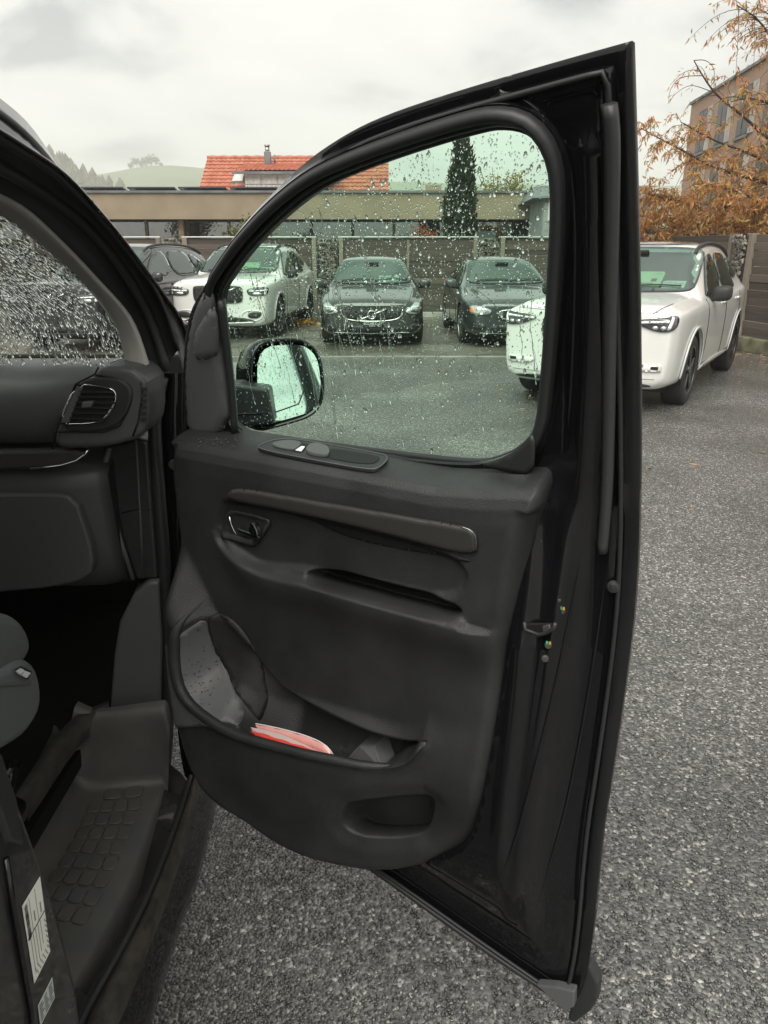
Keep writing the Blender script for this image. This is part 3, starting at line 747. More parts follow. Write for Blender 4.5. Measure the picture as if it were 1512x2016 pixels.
bush('shrub', 'rusty red shrub above the fence left of the conifer', 'shrub', 800, 875, 430, 20.8, M['lf_red'], 1700, .08)
yt = thing('yellow_tree', 'yellowing tree top showing above the flat roof right of the conifer', 'tree', (at_y(985, 380, 38)[0], 38, 0))
leaf_cloud('crown', blob_pts(1100, (0, 0, 4.0), (1.45, 1.2, .95), 26, .26), .16, M['lf_yellow'], yt, .5)
for k in range(7):
    a = random.uniform(-1, 1); tube('branch', [(0, 0, 2.0), (a * .5, 0, 3.3), (a * 1.2, random.uniform(-.4, .4), 4.6 + random.uniform(-.3, .5))], [.05, .03, .01], M['bark'], yt, seg=5)
tube('trunk', [(0, 0, 0), (0, 0, 2.4)], [.14, .09], M['bark'], yt, seg=7)
# dark tree at the far left, seen through the streaming windscreen
lt = thing('broad_tree', 'dark leafy tree seen through the streaming windscreen', 'tree', (-9.6, 17.0, 0))
leaf_cloud('crown', blob_pts(2600, (0, 0, 2.6), (1.5, 1.3, 1.2), 24, .3), .15, M['lf_green'], lt, .55)
tube('trunk', [(0, 0, 0), (.1, 0, 1.2), (.1, 0, 2.6)], [.12, .09, .05], M['bark'], lt, seg=7)
# drift of yellow leaves at the fence foot
pl_ = at_z(606, 636, 0.01)
yl = leaf_cloud('leaf_drift', np.column_stack([pl_[0] + RNG.normal(0, .12, 60), pl_[1] - .3 + RNG.normal(0, .06, 60), RNG.uniform(.01, .09, 60)]), .09, island_mat('amber leaves', [(.6, .3, .04), (.7, .4, .06), (.5, .22, .04)], .5), None, .6, kind='stuff')
tag(yl, 'small drift of amber leaves on the ground between the two parked cars', 'leaves')
# fallen leaves by the side fence
pp = []
for k in range(420):
    t_ = random.uniform(2, 10); q = sl_(t_) - np.array([abs(random.gauss(.15, .5)), 0]); pp.append((q[0], q[1], .012))
for k in range(90): pp.append((random.uniform(.6, 6), random.uniform(4.5, 12), .012))
fo = leaf_cloud('fallen_leaves', pp, .07, M['lf_autumn'], None, .5, kind='stuff')
fo.scale = (1, 1, .25); tag(fo, 'scattered fallen brown leaves along the side fence', 'leaves')

# ---------------------------------------------------------------- autumn tree at the right
at_ = thing('autumn_tree', 'autumn tree with long orange and brown leaves leaning over the side fence', 'tree', (9.4, 15.5, 0), world=True)
LV = []
bx_v, bx_f = [], []
twv, twf = [], []
TB = [np.array([9.4, 15.5, 0]), np.array([9.3, 15.4, 1.4]), np.array([9.1, 15.2, 2.6])]
tube('trunk', smooth_line(TB, 10), np.linspace(.16, .10, 10), M['bark'], at_, seg=9)
def P5(u, v, y): return at_y(u, v, y)
limbs = [
    ([(1620, 330), (1560, 300), (1511, 273), (1456, 222), (1409, 188), (1383, 149), (1366, 119)], 14.8, 14.0, .30),
    ([(1620, 400), (1540, 370), (1480, 352), (1413, 333), (1349, 299), (1298, 273), (1262, 252)], 15.0, 14.6, .8),
    ([(1620, 430), (1540, 420), (1460, 415), (1390, 400), (1320, 395), (1270, 380)], 15.2, 15.6, 1.3),
    ([(1620, 450), (1530, 450), (1440, 445), (1340, 440), (1262, 425)], 15.5, 16.4, 1.3),
    ([(1620, 300), (1575, 220), (1540, 120), (1500, 40), (1450, 10)], 15.0, 14.0, .5),
    ([(1640, 300), (1590, 250), (1530, 210), (1480, 190), (1440, 200)], 14.6, 14.0, .5),
    ([(1620, 380), (1540, 330), (1470, 300), (1400, 275), (1340, 240)], 15.6, 16.0, .5),
    ([(1620, 440), (1550, 430), (1500, 400), (1440, 370), (1380, 365)], 14.4, 14.0, .9),
    ([(1640, 260), (1590, 160), (1545, 80), (1520, 30), (1495, 20)], 15.4, 15.0, .5),
    ([(1620, 460), (1540, 462), (1440, 462), (1330, 462), (1255, 455)], 15.0, 15.6, 1.2),
]
for px, ya, yb, dens in limbs:
    m = len(px); P = [TB[-1] if False else P5(u, v, ya + (yb - ya) * k / (m - 1)) for k, (u, v) in enumerate(px)]
    P = [TB[2]] + P; P = smooth_line(P, 22)
    tube('', P, np.linspace(.055, .008, 22), None, bmx=(bx_v, bx_f), seg=6)
    nt_ = int(105 * dens)
    for k in range(nt_):
        i = random.uniform(5, 21); i0 = int(i); q = P[i0] + (P[min(21, i0 + 1)] - P[i0]) * (i - i0)
        dirv = np.array([random.gauss(-.25, .55), random.gauss(0, .5), random.gauss(.25, .35)]); dirv /= np.linalg.norm(dirv)
        ln = random.uniform(.35, .85); T = []
        pos = q.copy(); vel = dirv * ln / 7
        for s in range(8):
            T.append(pos.copy()); pos = pos + vel; vel = vel + np.array([0, 0, -.028 * ln])
        tube('', T, np.linspace(.006, .0022, 8), None, bmx=(twv, twf), seg=4)
        nl = int(random.uniform(20, 38) * min(1.2, dens + .15))
        for s in range(nl):
            f_ = random.uniform(1.2, 7); a = int(f_); LV.append(T[a] + (T[min(7, a + 1)] - T[a]) * (f_ - a) + np.array([random.gauss(0, .03), random.gauss(0, .03), random.gauss(0, .02)]))
# a few bare arching twigs at the top left
for px in ([(1366, 119), (1390, 117), (1408, 135), (1405, 165)], [(1383, 149), (1340, 150), (1318, 175), (1316, 205)], [(1400, 180), (1360, 165), (1335, 180), (1325, 190)], [(1409, 188), (1375, 190), (1350, 210), (1345, 230)],
           [(1456, 140), (1430, 170), (1440, 190)]):
    T = smooth_line([P5(u, v, 14.1) for u, v in px], 12); tube('', T, np.linspace(.007, .003, 12), None, bmx=(twv, twf), seg=4)
    for s in range(9): LV.append(T[random.randint(5, 11)] + RNG.normal(0, .025, 3))
mk('limbs', bx_v, bx_f, M['bark'], at_)
mk('twigs', twv, twf, M['bark'], at_, kind='stuff')
leaf_cloud('crown', LV, .10, M['lf_autumn'], at_, .25, droop=1.3, kind='stuff')
# ================================================================== parked cars
M['car_white'] = pmat('white car paint', (0.66, 0.66, 0.63), 0.3, coat=1.0, bump=('noise', 150, .05, .002))
M['car_black'] = pmat('black car paint', (0.012, 0.012, 0.014), 0.25, coat=1.0, bump=('noise', 160, .12, .002))
M['car_grey'] = pmat('grey metallic paint', (0.034, 0.035, 0.034), 0.32, metal=.35, coat=1.0, bump=('noise', 160, .08, .002))
M['car_green'] = pmat('green grey metallic paint', (0.045, 0.054, 0.054), 0.32, metal=.35, coat=1.0, bump=('noise', 160, .08, .002))
M['tyre'] = pmat('tyre rubber', (0.02, 0.02, 0.02), 0.75, bump=('noise', 90, .3, .004))
M['clad'] = pmat('black cladding', (0.022, 0.022, 0.023), 0.55)
M['rim_black'] = pmat('gloss black rim', (0.012, 0.012, 0.013), 0.2, coat=1)
M['rim_alu'] = pmat('machined rim', (0.5, 0.5, 0.5), 0.3, metal=1)
M['lamp_dark'] = pmat('lamp housing', (0.05, 0.052, 0.055), 0.15, coat=1)
M['lamp_light'] = pmat('lamp reflector', (0.6, 0.63, 0.62), 0.15, metal=.8)
M['drl'] = pmat('daylight lamp strip', (0.85, 0.88, 0.85), 0.2)
M['amber'] = pmat('amber lens', (0.75, 0.22, 0.03), 0.2, coat=1)
M['red_lens'] = pmat('red lens', (0.4, 0.02, 0.02), 0.2, coat=1)
M['grille'] = pmat('grille mesh', (0.012, 0.012, 0.012), 0.5, bump=('voronoi', 45, .8, .01))
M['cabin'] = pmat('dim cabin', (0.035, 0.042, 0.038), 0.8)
M['seam'] = pmat('panel gap', (0.01, 0.01, 0.01), 0.8)
M['card_green'] = pmat('pale green card', (0.55, 0.72, 0.50), 0.5)
M['card_white'] = pmat('white card', (0.75, 0.80, 0.78), 0.5)

PROF = {
 'suv': dict(L=4.43, W=.93, wb=2.70, fo=.86, r=.365, tw=.245,
   ys=[0, .035, .10, .22, .45, .75, 1.0, 1.16, 1.35, 1.62, 1.93, 2.3, 2.8, 3.3, 3.7, 4.0, 4.18, 4.32, 4.43],
   zc=[(0, .98), (.035, 1.04), (.10, 1.06), (.22, 1.075), (.75, 1.11), (1.0, 1.125), (1.16, 1.14), (1.35, 1.265), (1.62, 1.435), (1.93, 1.60), (2.3, 1.655), (2.8, 1.665), (3.3, 1.645), (3.7, 1.61), (4.0, 1.555), (4.18, 1.40), (4.32, 1.12), (4.43, .92)],
   zr=[(0, .95), (.035, 1.01), (.10, 1.03), (.22, 1.045), (.75, 1.075), (1.0, 1.085), (1.16, 1.095), (1.35, 1.20), (1.62, 1.36), (1.93, 1.53), (2.3, 1.595), (2.8, 1.605), (3.3, 1.585), (3.7, 1.545), (4.0, 1.485), (4.18, 1.33), (4.32, 1.08), (4.43, .88)],
   zs=[(0, .88), (.035, .94), (.10, .965), (.22, .98), (.45, .995), (1.0, 1.02), (1.4, 1.03), (3.0, 1.045), (3.6, 1.08), (4.1, 1.11), (4.32, 1.03), (4.43, .85)],
   ws=[(0, .78), (.035, .85), (.10, .88), (.22, .905), (.45, .925), (.9, .93), (3.4, .93), (4.0, .915), (4.32, .85), (4.43, .74)],
   wr=[(0, .60), (.035, .66), (.10, .70), (.22, .735), (.75, .77), (1.0, .775), (1.16, .78), (1.35, .755), (1.62, .705), (1.93, .645), (2.3, .625), (3.3, .615), (3.7, .60), (4.0, .58), (4.18, .60), (4.32, .66), (4.43, .62)],
   zb=[(0, .36), (.035, .28), (.10, .24), (.4, .22), (4.0, .24), (4.3, .32), (4.43, .46)]),
 'hatch': dict(L=4.37, W=.90, wb=2.65, fo=.90, r=.32, tw=.22,
   ys=[0, .04, .12, .28, .5, .8, 1.05, 1.22, 1.42, 1.75, 2.1, 2.45, 2.9, 3.35, 3.7, 3.95, 4.15, 4.28, 4.37],
   zc=[(0, .68), (.04, .74), (.12, .785), (.28, .82), (.8, .90), (1.05, .935), (1.22, .975), (1.42, 1.075), (1.75, 1.23), (2.1, 1.365), (2.45, 1.425), (2.9, 1.435), (3.35, 1.40), (3.7, 1.34), (3.95, 1.25), (4.15, 1.08), (4.28, .95), (4.37, .78)],
   zr=[(0, .65), (.04, .71), (.12, .75), (.28, .785), (.8, .86), (1.05, .89), (1.22, .915), (1.42, 1.01), (1.75, 1.16), (2.1, 1.30), (2.45, 1.365), (2.9, 1.375), (3.35, 1.335), (3.7, 1.275), (3.95, 1.18), (4.15, 1.03), (4.28, .91), (4.37, .75)],
   zs=[(0, .58), (.04, .635), (.12, .68), (.28, .725), (.5, .76), (1.05, .82), (1.5, .86), (3.0, .92), (3.6, .95), (4.1, .95), (4.28, .87), (4.37, .72)],
   ws=[(0, .62), (.04, .72), (.12, .79), (.28, .845), (.5, .88), (.9, .90), (3.3, .90), (3.9, .87), (4.25, .80), (4.37, .68)],
   wr=[(0, .50), (.04, .58), (.12, .63), (.28, .67), (.8, .72), (1.05, .735), (1.22, .74), (1.42, .715), (1.75, .655), (2.1, .595), (2.45, .565), (3.3, .545), (3.7, .53), (3.95, .53), (4.15, .56), (4.28, .60), (4.37, .55)],
   zb=[(0, .34), (.04, .24), (.12, .19), (.4, .17), (3.9, .19), (4.25, .28), (4.37, .4)]),
}
def body_mesh(p):
    V, F = [], []
    g = lambda k, y: float(np.interp(y, *zip(*p[k])))
    rows = []
    for y in p['ys']:
        ws, wr, zs, zr, zc, zb = (g(k, y) for k in ('ws', 'wr', 'zs', 'zr', 'zc', 'zb'))
        hgt = max(zr - zs, 0.02)
        half = [(0, zb), (ws * .82, zb), (ws * .955, zb + .07), (ws * .985, zb + .20), (ws, zb + (zs - zb) * .62), (ws * .995, zs - .05), (ws * .965, zs - .006),
                (wr + (ws * .955 - wr) * .86, zs + min(.03, hgt * .25)), (wr + (ws * .955 - wr) * .42, zs + hgt * .58), (wr, zr), (wr * .86, zr + (zc - zr) * .55), (wr * .45, zc - (zc - zr) * .12), (0, zc)]
        ring = [(x, y, z) for x, z in half] + [(-x, y, z) for x, z in half[-2:0:-1]]
        rows.append(ring)
    m = len(rows[0])
    for r in rows: V += r
    for i in range(len(rows) - 1):
        for k in range(m):
            l = (k + 1) % m; F.append((i * m + k, i * m + l, (i + 1) * m + l, (i + 1) * m + k))
    # end caps as strips so they subdivide cleanly
    h = m // 2
    for base, flip in ((0, False), ((len(rows) - 1) * m, True)):
        for k in range(h):
            a, b, c, d = base + k, base + k + 1, base + (m - k - 1) % m, base + (m - k) % m
            q = [a, b, c, d] if k else [a, b, c]
            if k == h - 1: q = [a, b, d]
            q = list(dict.fromkeys(q))
            F.append(tuple(q if flip else q[::-1]))
    return V, F
BODIES = {}
def get_body(kind):
    if kind in BODIES: return BODIES[kind]
    p = PROF[kind]; V, F = body_mesh(p)
    o = mk('tmp_body', V, F, M['car_white'])
    bm = bmesh.new(); bm.from_mesh(o.data); bmesh.ops.recalc_face_normals(bm, faces=bm.faces); bm.to_mesh(o.data); bm.free()
    bm = bmesh.new(); bm.from_mesh(o.data); cl = bm.edges.layers.float.new('crease_edge'); bm.verts.ensure_lookup_table()
    m = 24
    for ed in bm.edges:
        a, b = sorted(v.index for v in ed.verts); ra, rb = a % m, b % m; st_a, st_b = a // m, b // m
        if ra == rb and ra in (6, 18): ed[cl] = .55
        elif ra == rb and ra in (9, 15): ed[cl] = .45
        elif ra == rb and ra in (1, 23, 2, 22): ed[cl] = .3
        elif st_a == st_b and st_a == 1: ed[cl] = .3
        elif st_a == st_b and st_a == 2 and ra > 5 and rb < 19: ed[cl] = .35
        elif st_a == st_b and st_a == 7 and 7 <= ra <= 17 and 7 <= rb <= 17: ed[cl] = .5
    bm.to_mesh(o.data); bm.free()
    s = o.modifiers.new('s', 'SUBSURF'); s.levels = 3; s.render_levels = 3
    apply_mods(o)
    bm = bmesh.new(); bm.from_mesh(o.data); bvh = BVHTree.FromBMesh(bm); bm.free()
    cut = []
    for ya in (p['fo'], p['fo'] + p['wb']):
        for s in (-1, 1):
            bmc = bmesh.new(); bmesh.ops.create_cone(bmc, cap_ends=True, segments=48, radius1=p['r'] * 1.13, radius2=p['r'] * 1.13, depth=.6,
                matrix=Matrix.Translation((s * (p['W'] - .06), ya, p['r'] + .012)) @ Matrix.Rotation(R(90), 4, 'Y'))
            c = from_bm('cut', bmc, M['clad']); cut.append(c)
            md = o.modifiers.new('b', 'BOOLEAN'); md.operation = 'DIFFERENCE'; md.object = c; md.solver = 'EXACT'
    apply_mods(o)
    me = o.data; me.polygons.foreach_set('use_smooth', [True] * len(me.polygons))
    try: me.set_sharp_from_angle(angle=R(38))
    except Exception: pass
    for c in cut: bpy.data.objects.remove(c)
    me.materials.clear()
    bpy.data.objects.remove(o)
    BODIES[kind] = (me, bvh); return BODIES[kind]
def wheel(parent, x, y, r, w_, s, rim, spokes, steer=0.0):
    hub = bpy.data.objects.new('wheel', None)
    prof = [(.66, -.42), (.70, -.5), (.86, -.5), (.965, -.44), (1, -.36), (1, .36), (.965, .44), (.86, .5), (.70, .5), (.66, .42)]
    V, F = [], []; n = 40
    for k in range(n):
        a = 2 * math.pi * k / n
        for (rr, xx) in prof: V.append((xx * w_, math.cos(a) * rr * r, math.sin(a) * rr * r))
    m = len(prof)
    for k in range(n):
        l = (k + 1) % n
        for j in range(m): F.append((k * m + j, k * m + (j + 1) % m, l * m + (j + 1) % m, l * m + j))
    Mx = Matrix.Translation((x, y, r)) @ Matrix.Rotation(steer, 4, 'Z')
    ty = mk('wheel', V, F, M['tyre'], parent); ty.data.transform(Mx)
    # rim: barrel, spokes, hub
    bm = bmesh.new(); R1 = r * .70
    bmesh.ops.create_cone(bm, cap_ends=True, segments=32, radius1=R1, radius2=R1, depth=w_ * .5, matrix=Matrix.Translation((s * -w_ * .12, 0, 0)) @ Matrix.Rotation(R(90), 4, 'Y'))
    o = from_bm('rim', bm, M['rim_black'], ty, smooth=False); o.data.transform(Mx)
    V, F = [], []
    tube('', [(s * w_ * .44, math.cos(a) * R1 * .97, math.sin(a) * R1 * .97) for a in np.linspace(0, 2 * math.pi, 40, endpoint=False)], .012, None, closed=True, seg=6, bmx=(V, F))
    lip = mk('rim_lip', V, F, rim, ty); lip.data.transform(Mx)
    bm = bmesh.new()
    for k in range(spokes):
        for off in (-.12, .12):
            a = 2 * math.pi * k / spokes + off
            box_bm(bm, s * w_ * .36, 0, R1 * .52, .035, r * .085, R1 * .95, None)
            vs = bm.verts[-8:] if hasattr(bm.verts, '__getitem__') else []
            bm.verts.ensure_lookup_table(); vs = bm.verts[-8:]
            bmesh.ops.rotate(bm, verts=vs, cent=(0, 0, 0), matrix=Matrix.Rotation(a, 3, 'X'))
    bmesh.ops.create_cone(bm, cap_ends=True, segments=20, radius1=r * .16, radius2=r * .14, depth=.05, matrix=Matrix.Translation((s * w_ * .37, 0, 0)) @ Matrix.Rotation(R(90), 4, 'Y'))
    sp = from_bm('spokes', bm, rim, ty); sp.data.transform(Mx); bev(sp, .006, 1)
    return ty
def patch(name, bvh, outl, mat, parent, phi=0.0, off=.006, step=.035, thick=.008, side=None, smooth=True, kind=None, rnd=2, data=False):
    """2-D outline thrown onto the car skin. phi: bearing of the viewer off the nose (0 = front view, 90 = side view)."""
    O = chaikin(outl, rnd) if rnd else np.asarray(outl, float)
    O = resample(O, step=step * .6, closed=True)
    v2, tr = fill2d(O, grid_in(O, step))
    vd = Vector((math.sin(R(phi)), -math.cos(R(phi)), 0)); e1 = Vector((math.cos(R(phi)), math.sin(R(phi)), 0))
    V = []
    for (a, z) in v2:
        o_ = e1 * a + Vector((0, 2.2, 0)) * 0 + vd * 6 + Vector((0, 0, z))
        h = bvh.ray_cast(o_, -vd)
        if h[0] is None:
            h = bvh.find_nearest(o_ - vd * 6)[:2]; 
        V.append(h[0] + h[1].normalized() * off if h[1].dot(vd) > 0 else h[0] - h[1].normalized() * off)
    F = [tuple(t) for t in tr]
    if data: return V, F
    o = mk(name, V, F, mat, parent, smooth, kind)
    if thick:
        md = o.modifiers.new('t', 'SOLIDIFY'); md.thickness = thick; md.offset = 0
    return o
def mirror2(L): return [(-a, b) for a, b in L]
def skin_line(name, bvh, pts, mat, parent, phi, r=.005, n=24, off=.001, closed=False, it=2):
    P = resample(chaikin(pts, it, closed) if it else pts, n, closed=closed); Q = []
    vd = Vector((math.sin(R(phi)), -math.cos(R(phi)), 0)); e1 = Vector((math.cos(R(phi)), math.sin(R(phi)), 0))
    for a, z in P:
        h = bvh.ray_cast(e1 * a + vd * 6 + Vector((0, 0, z)), -vd)
        if h[0] is not None: Q.append(h[0] + h[1] * off)
    if len(Q) > 2: return tube(name, Q, r, mat, parent, seg=5, closed=closed)
def top_patch(name, bvh, outl, mat, parent, off=.006, step=.06, thick=.008):
    O = resample(chaikin(outl, 2), step=step * .6, closed=True); v2, tr = fill2d(O, grid_in(O, step)); V = []
    for a, b in v2:
        h = bvh.ray_cast(Vector((a, b, 4)), Vector((0, 0, -1))); V.append(h[0] + h[1] * off)
    o = mk(name, V, [tuple(t) for t in tr], mat, parent)
    md = o.modifiers.new('t', 'SOLIDIFY'); md.thickness = thick; md.offset = 0
    return o
def side_window(car, bvh, y_z, mat, s, name='side_window', off=.012):
    # side view: viewer at phi = 90 (s=+1) looks along -x; in that view the first coordinate is y
    phi = 90 if s > 0 else -90
    return patch(name, bvh, [((y if s > 0 else -y), z) for y, z in y_z], mat, car, phi, off, .05)
def mirror_house(car, x, y, z, s, mat):
    bm = bmesh.new(); bmesh.ops.create_icosphere(bm, subdivisions=3, radius=1)
    for v in bm.verts:
        c = v.co; e_ = .62
        v.co = Vector((math.copysign(abs(c.x) ** e_, c.x) * .105, math.copysign(abs(c.y) ** .8, c.y) * .085 + (.02 if c.y < 0 else 0), math.copysign(abs(c.z) ** e_, c.z) * .085 + .012 * c.x * s))
        v.co += Vector((x + s * .11, y, z))
    o = from_bm('door_mirror', bm, mat, car, True)
    tube('arm', [(x - s * .05, y + .03, z - .06), (x + s * .04, y + .01, z - .055), (x + s * .09, y, z - .03)], [.035, .03, .03], M['clad'], o, seg=8)
    return o

def car(kind, name, label, loc, rz, paint, spec):
    p = PROF[kind]; me, bvh = get_body(kind)
    t = thing(name, label, 'car', loc, rz, 'parked cars')
    b = link('body', me.copy(), t); b.data.materials.append(paint)
    W, r = p['W'], p['r']
    suv = kind == 'suv'
    k = 1.0
    # glass: dark cabin liner on the skin, clear pane above it
    zb_, zt, wb_, wt = (1.135, 1.578, .752, .618) if suv else (.985, 1.345, .70, .555)
    ws_o = [(-wb_ + .04, zb_), (0, zb_ - .012), (wb_ - .04, zb_), (wb_ + .012, zb_ + .055), (wt + .045, zt - .06), (wt - .01, zt), (0, zt + .012), (-wt + .01, zt), (-wt - .045, zt - .06), (-wb_ - .012, zb_ + .055)]
    patch('cabin', bvh, ws_o, M['cabin'], b, 0, .002, .05, 0)
    patch('windscreen', bvh, [(a * 1.0, z) for a, z in ws_o], M['car_glass'], t, 0, .016, .05, 0)
    skin_line('screen_seal', bvh, ws_o, M['clad'], t, 0, .012, 80, .006, True)
    # side windows
    if suv:
        fw = [(1.42, 1.07), (1.56, 1.15), (1.95, 1.44), (2.18, 1.51), (2.42, 1.525), (2.42, 1.08)]
        rw = [(2.49, 1.085), (2.49, 1.527), (2.9, 1.525), (3.22, 1.50), (3.30, 1.17), (3.24, 1.10)]
        qw = [(3.36, 1.19), (3.28, 1.49), (3.55, 1.42), (3.80, 1.26)]
    else:
        fw = [(1.60, .925), (1.72, 1.0), (2.06, 1.20), (2.30, 1.285), (2.5, 1.305), (2.5, .945)]
        rw = [(2.56, .95), (2.56, 1.305), (2.9, 1.30), (3.2, 1.27), (3.34, 1.05), (3.3, .985)]
        qw = [(3.40, 1.06), (3.28, 1.25), (3.5, 1.19), (3.68, 1.08)]
    for s in (-1, 1):
        for q in (fw, rw, qw):
            if q is None: continue
            phi = 90 if s > 0 else -90
            patch('cabin', bvh, [((y if s > 0 else -y), z) for y, z in q], M['cabin'], b, phi, .002, .06, 0)
            side_window(t, bvh, q, M['side_glass'], s)
        # wheels
        for ya in (p['fo'], p['fo'] + p['wb']):
            wheel(t, s * (W - p['tw'] * .52 - .01), ya, r, p['tw'], s, spec.get('rim', M['rim_alu']), 5)
            c_ = [(ya + math.cos(a) * r * 1.135, r + .012 + math.sin(a) * r * 1.135) for a in np.linspace(-.12, math.pi + .12, 30)]
            d_ = [(ya + math.cos(a) * r * 1.25, r + .012 + math.sin(a) * r * 1.22) for a in np.linspace(math.pi + .1, -.1, 30)]
            if suv: patch('wheel_arch_trim', bvh, [((y if s > 0 else -y), z) for y, z in c_ + d_], spec.get('arch', paint), t, 90 * s, .012, .05, .012, rnd=0)
            # dark liner
            V, F = [], []
            aa = np.linspace(-.3, math.pi + .3, 26)
            for xx in (W - .025, W - .42):
                for a in aa: V.append((s * xx, ya + math.cos(a) * r * 1.12, r + .012 + math.sin(a) * r * 1.12))
            n_ = len(aa)
            for i in range(n_ - 1): F.append((i, i + 1, n_ + i + 1, n_ + i))
            o_ = len(V); V.append((s * (W - .42), ya, r))
            for i in range(n_ - 1): F.append((n_ + i, n_ + i + 1, o_))
            mk('arch_liner', V, F, M['black'], t)
        # seams, handles
        ydoor = [1.40, 2.45, 3.45] if suv else [1.45, 2.53, 3.42]
        z0, z1 = (.36, 1.06) if suv else (.28, .93)
        for yd in ydoor[:3]:
            skin_line('door_seam', bvh, [((yd if s > 0 else -yd), z0), ((yd if s > 0 else -yd), z1)], M['seam'], t, 90 * s, .005, 14)
        skin_line('sill_seam', bvh, [((yd if s > 0 else -yd), z0) for yd in (1.40, 2.4, 3.3)], M['seam'], t, 90 * s, .005, 20)
        for yd in ((2.32, 3.28) if suv else (2.38, 3.25)):
            zz = .985 if suv else .86
            h = bvh.ray_cast(Vector((s * 3, yd, zz)), Vector((-s, 0, 0)))
            if h[0]:
                o = box('door_handle', (h[0].x + s * .014, yd, zz), (.03, .19, .032), spec.get('handle', paint), t, .012)
        # sill cladding
        patch('sill_trim', bvh, [((y if s > 0 else -y), z) for y, z in [(1.32, .25), (3.18, .25), (3.15, .37), (1.36, .37)]] if suv else [((y if s > 0 else -y), z) for y, z in [(1.3, .19), (3.15, .19), (3.1, .27), (1.35, .27)]], spec.get('sill', M['clad']), t, 90 * s, .010, .06, .012)
        # door mirror
        mz, my = (1.11, 1.62) if suv else (.965, 1.62)
        mirror_house(t, s * (W - .045), my, mz, s, spec.get('mirror', paint))
        # tail lamps
        tl = [(4.20, .95), (4.36, .95), (4.34, 1.10), (4.26, 1.16), (4.20, 1.12)] if suv else [(3.9, .82), (4.22, .82), (4.18, .98), (3.95, .95)]
        patch('tail_lamp', bvh, [((y if s > 0 else -y), z) for y, z in tl], M['red_lens'], t, 90 * s, .006, .06, .01)
    spec['front'](t, bvh, paint)
    # bonnet seams
    for s in (-1, 1):
        sl = [(s * (.66 if suv else .62), .99 if suv else .76), (s * (.71 if suv else .67), 1.03 if suv else .84), (s * (.74 if suv else .71), 1.06 if suv else .90)]
        skin_line('bonnet_seam', bvh, sl, M['seam'], t, 0, .004, 20)
    if suv:
        for s in (-1, 1):
            P = []
            for y in np.linspace(1.9, 3.95, 18):
                h = bvh.ray_cast(Vector((s * .60, y, 4)), Vector((0, 0, -1))); P.append(h[0] + Vector((0, 0, .03 if 1.95 < y < 3.9 else .005)))
            tube('roof_rail', P, .022, spec.get('rail', M['clad']), t, seg=8)
        if spec.get('glassroof'): top_patch('glass_roof', bvh, [(-.55, 2.08), (.55, 2.08), (.53, 3.6), (-.53, 3.6)], M['solar'], t, .006)
        h = bvh.ray_cast(Vector((0, 3.75, 4)), Vector((0, 0, -1)))
        bm = bmesh.new(); bmesh.ops.create_icosphere(bm, subdivisions=2, radius=1, matrix=Matrix.Translation(h[0] + Vector((0, .0, .02))) @ Matrix.Diagonal((.03, .12, .06, 1))); from_bm('aerial_fin', bm, paint, t, True)
    # wipers
    zb2 = zb_ + .02
    for s, x0 in ((1, -.55), (1, .05)):
        skin_line('wiper', bvh, [(x0, zb2), (x0 + .3, zb2 + .03), (x0 + .58, zb2 + .02)], M['clad'], t, 0, .009, 12, .03)
    h = bvh.ray_cast(Vector((0, -3, zt - .07)), Vector((0, 1, 0)))
    box('sensor_box', (h[0].x, h[0].y + .005, zt - .055), (.24, .03, .10), M['clad'], t, .02, rot=Matrix.Rotation(R(32), 4, 'X'))
    box('underbody', (0, p['L'] / 2, .2 if suv else .16), (1.5, p['L'] - .9, .06), M['black'], t)
    return t, bvh

def ring_pts(bvh, cx, cz, r, n=28, off=.02):
    P = []
    for a in np.linspace(0, 2 * math.pi, n, endpoint=False):
        h = bvh.ray_cast(Vector((cx + r * math.cos(a), -4, cz + r * math.sin(a))), Vector((0, 1, 0))); P.append(h[0] + Vector((0, -off, 0)))
    return P
def emblem(t, bvh, cx, cz, r, bar):
    g = tube('emblem', ring_pts(bvh, cx, cz, r), .012, M['chrome'], t, closed=True, seg=8)
    h = bvh.ray_cast(Vector((cx, -4, cz)), Vector((0, 1, 0)))[0]
    tube('arrow', [(cx + r * .8, h.y - .022, cz + r * .8), (cx + r * 1.35, h.y - .02, cz + r * 1.35)], [.012, .016], M['chrome'], g, seg=6)
    box('emblem_band', (cx, h.y - .024, cz), (r * 1.9, .012, r * .42), M['ink'], g, .002)
    (x0, z0, x1, z1) = bar
    Q = []
    for f in np.linspace(0, 1, 8):
        a, z = x0 + (x1 - x0) * f, z0 + (z1 - z0) * f; hh = bvh.ray_cast(Vector((a, -4, z)), Vector((0, 1, 0)))
        Q.append(hh[0] + Vector((0, -.014, 0)))
    tube('grille_bar', Q, .013, M['chrome'], t, seg=6)
def plate(t, bvh, txt, z, small=None):
    h = bvh.ray_cast(Vector((0, -4, z)), Vector((0, 1, 0)))[0]
    o = box('number_plate', (0, h.y - .02, z), (.30, .012, .08), M['clad'], t, .004)
    if txt: text_part('plate_text', txt, .055, M['card_white'], o, Matrix.Translation((0, h.y - .03, z + (.012 if small else 0))) @ Matrix.Rotation(R(90), 4, 'X'))
    if small: text_part('plate_text', small, .025, M['card_white'], o, Matrix.Translation((0, h.y - .03, z - .024)) @ Matrix.Rotation(R(90), 4, 'X'))

